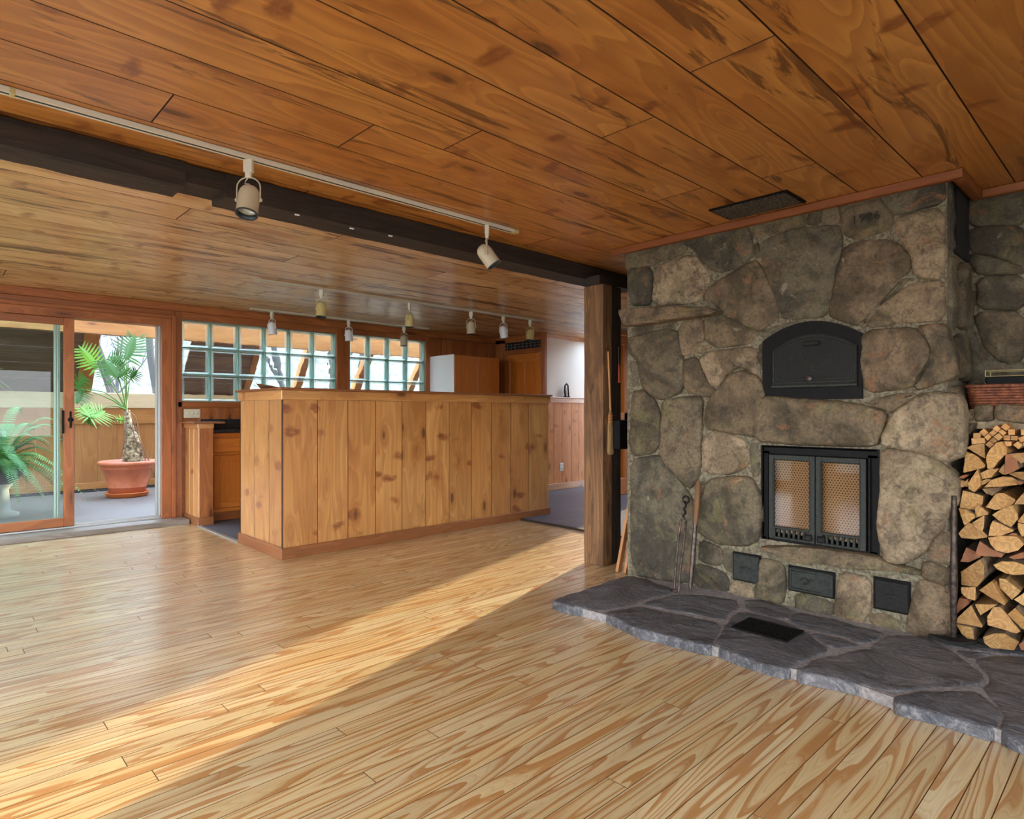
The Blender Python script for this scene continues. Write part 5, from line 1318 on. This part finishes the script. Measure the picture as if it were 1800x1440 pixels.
LOGS = [
 (L7, [(118,405),(180,375),(300,365),(308,515),(240,475)], 'logend', 'pale wedge log just below the leftmost kindling blocks'),
 (L7, [(100,450),(190,475),(250,515),(315,585),(300,610),(90,665),(80,660)], 'logend', 'broad pale log with a straight left edge, second down at the left of the pile'),
 (L7, [(325,500),(370,420),(440,350),(485,340),(530,410),(530,460),(440,550),(375,630),(335,625)], 'logend', 'tall leaf-shaped yellow log standing slanted under the slanted kindling row'),
 (L7, [(525,470),(560,475),(640,535),(660,620),(590,665),(525,685)], 'logred', 'brown upright slab log right of the tall slanted leaf-shaped log'),
 (L7, [(565,470),(740,458),(760,540),(690,565),(640,520)], 'logend', 'flat pale log at the right frame edge under the kindling'),
 (L7, [(450,650),(510,575),(515,685),(490,680)], 'logend', 'tiny triangular pale log left of the brown upright slab log'),
 (L7, [(560,685),(620,665),(760,660),(770,740),(700,738)], 'logend', 'low pale wedge log under the brown upright slab log'),
 (L7, [(130,780),(235,635),(255,740),(260,800),(190,868),(140,840)], 'logend', 'pointed teardrop log with its tip upward at the left of the pile'),
 (L7, [(258,675),(330,640),(455,620),(370,715),(280,730)], 'logend', 'pale fish-shaped log right of the teardrop log tip'),
 (L7, [(225,780),(330,735),(370,742),(300,785),(240,802)], 'logend', 'thin pale splinter lying between the teardrop log and the long crescent log'),
 (L7, [(300,820),(370,750),(500,708),(590,718),(640,745),(640,795),(420,815)], 'logend', 'long golden crescent-shaped log with flat underside'),
 (L7, [(642,745),(715,770),(690,795),(642,792)], 'logred', 'small brown chip at the right tip of the golden crescent log'),
 (L7, [(8,720),(90,690),(150,690),(80,730)], 'logred', 'thin brown flake at the far left edge beside the teardrop log'),
 (L7, [(28,745),(88,750),(84,820),(38,820)], 'logend', 'small squarish orange log end below the thin brown flake'),
 (L7, [(92,770),(128,735),(122,790),(122,815),(94,810)], 'logend', 'narrow sliver squeezed left of the teardrop log'),
 (L7, [(86,855),(160,875),(285,915),(270,1000),(205,1060),(45,1035)], 'logend', 'large squarish tan log with a crack, left side at mid height'),
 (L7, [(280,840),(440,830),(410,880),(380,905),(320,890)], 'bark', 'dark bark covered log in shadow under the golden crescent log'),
 (L7, [(320,1030),(420,892),(500,885),(620,945),(630,960),(545,1040),(420,1055)], 'logend', 'rounded wedge log with dark bark above it in the centre of the pile'),
 (L7, [(620,998),(665,935),(740,850),(740,998)], 'logend', 'grey white triangular log cut by the frame edge at mid height'),
 (L7, [(38,1045),(110,1052),(200,1112),(195,1140),(140,1185),(85,1225)], 'logend', 'yellow triangular log pointing down under the squarish tan log'),
 (L7, [(207,1045),(245,1010),(335,1090),(335,1105),(212,1140)], 'logend', 'small yellow log tucked below the right corner of the squarish tan log'),
 (L7, [(172,1197),(300,1122),(300,1210),(285,1275),(240,1270)], 'logend', 'pale log with shaggy bark on its right side, left of centre'),
 (L7, [(385,1115),(460,1065),(600,1010),(650,1100),(655,1150),(575,1240),(480,1195)], 'logend', 'large creamy boat-shaped log right of the shaggy bark log'),
 (L7, [(395,1177),(470,1212),(600,1277),(590,1290),(480,1328),(352,1328),(370,1222)], 'logend', 'orange yellow wedge log below the creamy boat-shaped log'),
 (L7, [(30,1310),(130,1197),(165,1205),(285,1282),(338,1330),(330,1345),(200,1365),(60,1355)], 'logend', 'half round log with rough bark underside at the left, above the red ones'),
 (L7, [(650,1180),(740,1070),(740,1196),(675,1196)], 'logend', 'tan log cut by the frame edge beside the creamy boat-shaped log'),
 (L7, [(655,1202),(740,1212),(740,1330),(700,1338),(662,1270)], 'logend', 'bark edged round log at the frame edge above the wide half round one'),
 (L8, [(325,252),(430,238),(590,246),(660,320),(600,375),(500,398),(400,370),(345,310)], 'logend', 'wide half round log with a bark rim below, right of centre'),
 (L8, [(500,238),(545,207),(588,212),(608,242)], 'logred', 'small brown wedge sitting on top of the wide half round log'),
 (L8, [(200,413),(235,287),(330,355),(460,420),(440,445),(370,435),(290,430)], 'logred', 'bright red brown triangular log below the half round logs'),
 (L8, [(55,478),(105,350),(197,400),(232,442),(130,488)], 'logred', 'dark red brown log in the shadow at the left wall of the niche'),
 (L8, [(50,590),(250,457),(280,520),(275,640),(200,733),(50,718)], 'logend', 'biggest pale six-sided log, left side of the lower pile'),
 (L8, [(50,737),(190,737),(185,862),(115,838),(60,790)], 'logend', 'yellow log with drying cracks directly under the biggest six-sided log'),
 (L8, [(365,522),(450,487),(560,480),(700,522),(700,600),(560,618),(480,600),(400,562)], 'logend', 'shredded oval log with loose fibres on top at the frame edge'),
 (L8, [(525,440),(640,402),(700,392),(700,448),(560,458)], 'logred', 'thin tan slab between the wide half round log and the shredded log'),
 (L8, [(420,657),(480,662),(638,767),(550,848),(425,743)], 'logend', 'blocky pale log with bark along its top edge, below the shredded log'),
 (L8, [(573,850),(700,765),(700,935),(640,898)], 'logend', 'pale log at the frame edge touching the blocky bark-topped log'),
 (L8, [(227,770),(340,682),(370,702),(488,880),(478,903),(330,830)], 'logend', 'orange tan triangular log right of the biggest six-sided log'),
 (L8, [(180,907),(408,897),(330,950),(240,1008)], 'logend', 'smooth flat-topped triangular log near the bottom left'),
 (L8, [(315,1012),(370,932),(430,932),(500,1010),(622,1165),(590,1183),(320,1095)], 'logend', 'big smooth triangular log near the bottom centre'),
 (L8, [(507,1000),(580,932),(690,1050),(690,1168),(640,1138)], 'logend', 'pale wedge log with a pink tip right of the big smooth triangular log'),
 (L8, [(7,1080),(22,1030),(150,912),(258,1110),(250,1123)], 'logend', 'bright triangular log low at the left, above the bottom left log'),
 (L8, [(12,1092),(165,1125),(175,1272),(140,1268),(60,1190)], 'logend', 'bottom left log with a diagonal crack, beside the tool blade'),
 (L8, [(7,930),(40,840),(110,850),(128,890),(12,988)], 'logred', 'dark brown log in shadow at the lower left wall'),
 (L8, [(270,1217),(390,1177),(480,1182),(613,1270),(560,1353),(440,1338),(340,1328),(290,1280)], 'logend', 'bottom orange oval log resting on the hearth at the right'),
 (L8, [(617,1290),(700,1222),(700,1345),(640,1342)], 'logred', 'bottom log at the frame edge right of the orange oval log')]
for mf, pts, mat, lab in LOGS: log(mf, pts, mat, 'split_log', lab, 'split firewood in the niche', 3.585+random.uniform(-.012, .03))
KIN = [
 ([(185,250),(260,250),(260,300),(185,300)], 'small brownish kindling block, top of the leftmost pair'),
 ([(165,305),(305,300),(310,355),(170,368)], 'wide kindling block, bottom of the leftmost pair'),
 ([(248,240),(297,200),(345,245),(297,285)], 'diamond kindling block left of the stepped slanted row'),
 ([(300,290),(345,255),(375,290),(335,328)], 'kindling block tucked under the left diamond block'),
 ([(350,250),(400,212),(437,248),(385,285)], 'kindling block in the middle of the upper slanted row'),
 ([(387,205),(430,165),(475,205),(440,238)], 'kindling block at the upper end of the upper slanted row'),
 ([(447,235),(490,210),(533,245),(500,275)], 'kindling block right of the upper slanted row, below the topmost one'),
 ([(398,287),(452,250),(492,290),(450,328)], 'kindling block topmost in the lower slanted row'),
 ([(357,325),(395,292),(437,330),(395,363)], 'kindling block in the middle of the lower slanted row'),
 ([(312,370),(355,333),(402,366),(358,406)], 'kindling block lowest in the lower slanted row'),
 ([(475,185),(520,145),(575,185),(535,225)], 'topmost diamond kindling block of the whole pile'),
 ([(552,210),(625,210),(622,268),(555,268)], 'square kindling block upright right of the topmost diamond'),
 ([(505,272),(576,274),(574,326),(505,323)], 'bright square kindling block with an orange stripe, right of the slanted rows'),
 ([(582,277),(655,280),(650,328),(580,324)], 'brown kindling block right of the bright striped block'),
 ([(515,337),(590,337),(585,385),(520,388)], 'greyish kindling block under the bright striped block'),
 ([(605,375),(650,337),(707,375),(660,418)], 'grey diamond kindling block on its corner near the right edge'),
 ([(685,212),(745,212),(745,270),(690,270)], 'kindling block at the frame edge level with the upright square one'),
 ([(655,302),(720,277),(760,322),(690,348)], 'tilted kindling block at the frame edge beside the brown block'),
 ([(707,352),(760,350),(760,390),(717,390)], 'lowest kindling block at the frame edge')]
for pts, lab in KIN: log(L7, pts, 'kindle', 'kindling_block', lab, 'square kindling on the firewood', 3.60+random.uniform(-.01, .05), .3, (0, 0), 0)
# wicker basket with a dark tray on the lintel
bx0, bx1 = 3.73, 3.93; p0 = onX(1698, 678, bx0); p1 = onX(1698, 712, bx0)
by1 = p0.y; by0 = by1-.62; bz1 = p0.z; bz0 = 1.166
t = thing('wicker_basket', ((bx0+bx1)/2, (by0+by1)/2, bz0), 'long red brown wicker basket on the stone shelf over the firewood', 'basket')
m = MB(); H_ = bz1-bz0
def ringpath(ins, z): 
    r = .04; out = []
    for (cx, cy, a0) in ((bx1-r-ins, by1-r-ins, 0), (bx0+r+ins, by1-r-ins, 90), (bx0+r+ins, by0+r+ins, 180), (bx1-r-ins, by0+r+ins, 270)):
        for k in range(5): a = math.radians(a0+k*22.5); out.append((cx+r*math.cos(a), cy+r*math.sin(a), z))
    return out
nr = 9
for i in range(nr):
    z = bz0+.006+(H_-.012)*i/(nr-1); base_ = resample([(a, b) for a, b, c in ringpath(.012*(1-i/nr), 0)], .014); n = len(base_)
    path = []
    for j, (a, b) in enumerate(base_):
        s = 1+.006*(1 if (j+i) % 2 else -1); cx, cy = (bx0+bx1)/2, (by0+by1)/2
        path.append((cx+(a-cx)*s, cy+(b-cy)*(1+.002*(1 if (j+i) % 2 else -1)), z))
    m.tube(path+[path[0]], H_/nr*.62, 5)
m.build('woven_side', M['basket'], t)
m = MB(); rp = ringpath(-.004, bz1-.004); m.tube(rp+[rp[0]], .009, 8); m.build('rim', M['basket'], t)
m = MB(); m.prism([(a, b, bz0+.003) for a, b, c in ringpath(.014, 0)], (0, 0, .006)); m.build('bottom', M['basket'], t)
p0 = onX(1732, 660, 3.80); p1 = onX(1732, 664, 3.80)
t = thing('glass_tray', (3.86, p0.y-.2, bz0+.01), 'dark clear-sided box with bright edges standing in the basket', 'box')
ya, yb_, za, zb_ = p0.y-.5, p0.y, bz0+.012, onX(1735, 652, 3.80).z
m = MB(); m.bbox(3.80, 3.93, ya, yb_, za, zb_-.03, .004); m.build('body', M['blackplate'], t)
m = MB()
for z in (zb_, zb_-.028): m.tube([(3.80, ya, z), (3.80, yb_, z), (3.93, yb_, z), (3.93, ya, z), (3.80, ya, z)], .002, 5)
m.tube([(3.80, yb_, zb_-.028), (3.80, yb_, zb_)], .002, 5); m.tube([(3.80, ya, zb_-.028), (3.80, ya, zb_)], .002, 5); m.tube([(3.93, ya, zb_-.028), (3.93, ya, zb_)], .002, 5); m.tube([(3.93, yb_, zb_-.028), (3.93, yb_, zb_)], .002, 5)
m.build('bright_edge', M['cream'], t)
p = onX(1721, 678, 3.77); m = MB(); m.tube([(3.77, p.y+.03*math.cos(a), bz1-.01+.035*math.sin(a)) for a in [i*math.pi/10 for i in range(11)]], .003, 6)
m.tube([(3.77, p.y+.03, bz1-.01), (3.77, p.y+.02, bz0+.02)], .003, 6); m.tube([(3.77, p.y-.03, bz1-.01), (3.77, p.y-.02, bz0+.02)], .003, 6)
tag(m.build('wire_loop', M['steel']), 'thin grey wire loop sticking out of the basket at its left end', 'wire')

# ================================================================ plants in the sunroom
PY = 9.42
pc = onY(224, 800, PY); pxm = 1.0/F*(pc.x*fw[0]+PY*fw[1])     # metres per pixel there
cx = pc.x; zb0 = SZ
t = thing('potted_philodendron', (cx, PY, SZ), 'split-leaf philodendron with scarred trunk in a terracotta pot beyond the door opening', 'potted plant')
zr = onY(224, 812, PY).z; zt_ = zr-.02; R1 = 45*pxm; R0 = 28*pxm
m = MB(); T_ = Matrix.Translation((cx, PY, 0))
h0, h1 = SZ+.05, zr
m.lathe([(R0*.9, h0), (R0, h0+.01), (R0*1.04, h0+.07), (R0*1.08, h0+.075), (R0*1.08, h0+.085), (R0*1.05, h0+.095), (R1*.82, h1-.09), (R1*.86, h1-.085), (R1*.86, h1-.07), (R1*.84, h1-.06), (R1*.86, h1-.035), (R1*.96, h1-.035), (R1, h1-.02), (R1*.99, h1+.008), (R1*.93, h1+.018), (R1*.84, h1+.005), (R1*.80, h1-.06), (0, h1-.06)], 48, T_)
m.build('pot', M['terra'], t)
m = MB(); m.lathe([(R0*1.0, SZ+.001), (R0*1.1, SZ+.01), (R0*1.2, SZ+.05), (R0*1.24, SZ+.055), (R0*1.2, SZ+.062), (R0*1.14, SZ+.055), (R0*1.05, SZ+.012), (0, SZ+.012)], 40, T_); m.build('saucer', M['terra2'], t)
m = MB(); m.lathe([(R1*.81, h1-.03), (R1*.4, h1-.015), (0, h1-.01)], 24, T_, cap=False); m.build('soil', M['soil'], t)
zt2_ = onY(223, 714, PY).z
def C7(x, y): return (120+x/7.2, 560+y/7.2)
def C8(x, y): return (140+x/7.2, 700+y/7.2)
m = MB()
def at8(x, y, dy=0): return onY(*C8(x, y), PY+dy)
def trunk(path, rads):
    vs = []; n = 20; k = len(path)*10
    pts = []
    for i in range(len(path)-1):
        for j in range(10):
            f = j/10; pts.append((Vector(path[i]).lerp(Vector(path[i+1]), f), rads[i]*(1-f)+rads[i+1]*f))
    pts.append((Vector(path[-1]), rads[-1]))
    for i, (p, r) in enumerate(pts):
        for a in range(n):
            an = 2*math.pi*a/n; sc = 1+.22*max(0, math.sin(i*1.7+ (3.14 if a % 4 < 2 else 0)))+.10*noise.noise(p*14+Vector((a, 0, 0)))
            vs.append((p.x+r*sc*math.cos(an), p.y+r*sc*math.sin(an), p.z))
    m.add(vs, [(i*n+a, i*n+(a+1) % n, (i+1)*n+(a+1) % n, (i+1)*n+a) for i in range(len(pts)-1) for a in range(n)]+[[(len(pts)-1)*n+a for a in range(n)]], 2, .3, 0, None, True)
trunk([at8(670, 800), at8(660, 640), at8(645, 480), at8(610, 300), at8(600, 150)], [.105, .085, .065, .042, .03])
trunk([at8(720, 800, -.05), at8(730, 640, -.05), at8(700, 480, -.02), at8(650, 400)], [.07, .05, .045, .03])
m.build('trunk', M['trunk'], t)
m = MB()
random.seed(4)
for pts in ([(620,160),(700,220),(740,330),(745,500),(800,700),(880,790)], [(600,150),(550,240),(570,420),(540,650),(500,780)], [(640,200),(720,400),(780,560),(850,720),(900,850),(920,960),(860,1080),(820,1140)], [(650,500),(780,640),(830,760),(820,950),(800,1100)], [(590,300),(580,500),(530,700),(490,770)], [(660,300),(700,520),(790,700),(840,780)], [(610,420),(590,600),(560,780)], [(640,350),(740,600),(760,790)]):
    m.tube([at8(a+random.uniform(-6, 6), b, -.09-.03*random.random()) for a, b in pts], .005, 5)
m.build('aerial_roots', M['root'], t)
def leaf_mesh(mb, base, tip, width, lobes, face=None, droop=.15, thin=.5, seed=0):
    """pinnate lobed blade from base to tip"""
    rnd = random.Random(seed)
    ax = tip-base; L = ax.length; u = ax.normalized()
    f = face if face is not None else Vector((-.5, -.8, .25)); w = u.cross(f).normalized(); nrm = w.cross(u).normalized()
    def P(a, b, z=0.0): q = base+u*(a*L)+w*b+nrm*z; q.z -= droop*abs(b)*abs(b)/max(width, .01)*1.2; return tuple(q)
    vs = []; fs = []
    def quad(a, b, c, d): n = len(vs); vs.extend([a, b, c, d]); fs.append((n, n+1, n+2, n+3))
    for k in range(10):      # central blade
        a0, a1 = k/10, (k+1)/10
        w0 = width*.11*math.sin(math.pi*min(1, .12+a0*.88))+.004; w1 = width*.11*math.sin(math.pi*min(1, .12+a1*.88))+.002
        quad(P(a0, -w0, .0), P(a1, -w1, .0), P(a1, 0, .006), P(a0, 0, .006)); quad(P(a0, 0, .006), P(a1, 0, .006), P(a1, w1, .0), P(a0, w0, .0))
    for s in (-1, 1):
        for k in range(lobes):
            a = (k+.2)/lobes*.95
            env = math.sin(math.pi*(.25+.7*a))**.7
            ln = width*.5*env*rnd.uniform(.85, 1.1); fwd = .10+.42*a+ rnd.uniform(-.03, .03); 
            if a < .12: fwd = -.18
            hw = L/lobes*thin*.5
            A = (a*1.0, s*width*.05); B = (a+fwd*ln/L*1.3, s*(ln))
            z = rnd.uniform(-.02, .02)
            m1 = (a+fwd*ln/L*.5, s*ln*.5)
            quad(P(A[0]-hw/L, A[1]), P(A[0]+hw/L, A[1]), P(m1[0]+hw*1.15/L, m1[1], z*.5), P(m1[0]-hw*1.15/L, m1[1], z*.5))
            quad(P(m1[0]-hw*1.15/L, m1[1], z*.5), P(m1[0]+hw*1.15/L, m1[1], z*.5), P(B[0]+hw*.2/L, B[1], z), P(B[0]-hw*.2/L, B[1], z))
    for k in range(2): pass
    mb.add(vs, fs, 0, seed/17 % 1, 0, None, False)
crown = onY(*C7(735, 1135), PY)
LV = [((735,520),(850,195),.52,10,'leafd',.10,-.05), ((370,630),(130,340),.36,9,'leaf',.0,.05), ((620,745),(450,510),.46,11,'leafd',.0,-.10), ((700,600),(520,480),.4,9,'leafd',.3,.15), ((785,755),(880,650),.26,7,'leafd',.1,.1),
      ((95,880),(230,730),.30,8,'leafd',0,.1), ((170,900),(110,1090),.34,8,'leafd',.1,.15), ((265,1250),(470,1170),.40,8,'leaf',.1,-.2), ((265,1250),(150,1110),.26,6,'leaf',.1,-.2), ((265,1250),(250,1340),.2,5,'leafd',.2,-.2), ((710,1290),(590,1265),.13,6,'leaf',.0,-.1), ((620,745),(790,620),.28,8,'leafd',.1,-.08)]
for i, (b, tp, wd_, nl, mt, dr, dy) in enumerate(LV):
    B = onY(*C7(*b), PY+dy); T2 = onY(*C7(*tp), PY+dy+.12*math.sin(i))
    m = MB(); leaf_mesh(m, B, T2, wd_, nl, None, dr, .6, i+3); m.build('leaf', M[mt], t)
    if i not in (8, 9, 10, 11):
        m = MB(); mid = crown.lerp(B, .5)+Vector((0, 0, .04 if b[1] < 900 else .09)); m.tube([crown-Vector((0, 0, .02)), crown.lerp(mid, .5)+Vector((0, 0, .01)), mid, mid.lerp(B, .55)+Vector((0, 0, .01)), B], [.012, .009, .007, .006, .005], 6); m.build('petiole', M['stem'], t)
# fern on a stand behind the glass
FYp = 8.5
fc = onY(-8, 818, FYp); s_ = 1.0/F*(fc.x*fw[0]+FYp*fw[1])
t = thing('potted_fern', (fc.x, FYp, SZ), 'lush fern drooping over a dark bowl behind the closed glass leaf', 'potted plant')
m = MB(); zc = fc.z
m.lathe([(.12, zc-.20), (.20, zc-.14), (.27, zc-.02), (.285, zc), (.27, zc+.004), (.24, zc-.03), (0, zc-.03)], 32, Matrix.Translation((fc.x, FYp, 0))); m.build('bowl', M['blackplate'], t)
m = MB(); m.lathe([(.20, SZ), (.20, SZ+.03), (.13, SZ+.06), (.11, zc-.26), (.15, zc-.2)], 28, Matrix.Translation((fc.x, FYp, 0))); m.build('pedestal', plain('grey pedestal', srgb(150, 144, 136), .6), t)
random.seed(9)
fr_ = []
for i in range(70):
    an = random.uniform(0, 2*math.pi); L = random.uniform(.42, .85); up = random.uniform(.15, 1.0)
    m = MB(); pts = []; N_ = 18
    for k in range(N_+1):
        f = k/N_; r = L*f*(.55+.45*(1-up)+.1); z = up*L*math.sin(f*2.1)*.75 - (1-up)*L*f*f*.9
        pts.append(Vector((fc.x+math.cos(an)*(.05+r), FYp+math.sin(an)*(.05+r), zc+.01+z)))
    m.tube(pts, [.004*(1-.8*k/N_) for k in range(N_+1)], 4)
    side_ = Vector((-math.sin(an), math.cos(an), 0)); vs = []; fs = []
    for k in range(1, N_):
        for sub in (0, .5):
            p = pts[k].lerp(pts[k+1], sub); d = (pts[k+1]-pts[k-1]).normalized(); f = (k+sub)/N_; ll = .062*math.sin(math.pi*min(1, .15+f*.85))+.008
            for s in (-1, 1):
                n = len(vs); e = p+side_*s*ll+d*ll*.3-Vector((0, 0, ll*.25)); hw = d*.0055
                vs += [tuple(p-hw), tuple(p+hw), tuple(p.lerp(e, .6)+hw*.9), tuple(e), tuple(p.lerp(e, .6)-hw*.9)]; fs.append((n, n+1, n+2, n+3, n+4))
    m.add(vs, fs); m.build('frond', M['fern'], t)
# spiky plant at the left edge of the glass leaf
sp = onY(-25, 640, 8.9)
t = thing('potted_palm', (sp.x, 8.9, SZ), 'tall thin-leaved plant whose pointed leaf tips enter at the left picture edge', 'potted plant')
m = MB(); m.lathe([(.13, SZ), (.17, SZ+.28), (.18, SZ+.28), (.18, SZ+.3), (.15, SZ+.3), (.14, SZ+.24), (0, SZ+.24)], 28, Matrix.Translation((sp.x, 8.9, 0))); m.build('pot', M['terra'], t)
m = MB(); m.tube([(sp.x, 8.9, SZ+.24), (sp.x-.03, 8.9, .9), (sp.x, 8.9, sp.z-.1)], [.025, .02, .014], 8); m.build('trunk', M['trunk'], t)
for i in range(16):
    an = i*2.4; L = .34; tl = math.sin(i*1.3)*.7
    d = Vector((math.cos(an)*math.cos(tl), math.sin(an)*math.cos(tl), math.sin(tl)+.2)).normalized(); b = Vector((sp.x, 8.9, sp.z-.1)); w = d.cross(Vector((0, 0, 1))).normalized()*.012
    m = MB(); vs = []; fs = []
    for k in range(7): f = k/6; q = b+d*L*f-Vector((0, 0, .12*f*f)); ww = w*math.sin(math.pi*min(1, .2+f*.8)); vs += [tuple(q-ww), tuple(q+ww)]
    fs = [(2*k, 2*k+1, 2*k+3, 2*k+2) for k in range(6)]; m.add(vs, fs); m.build('leaf', M['leaf'], t)
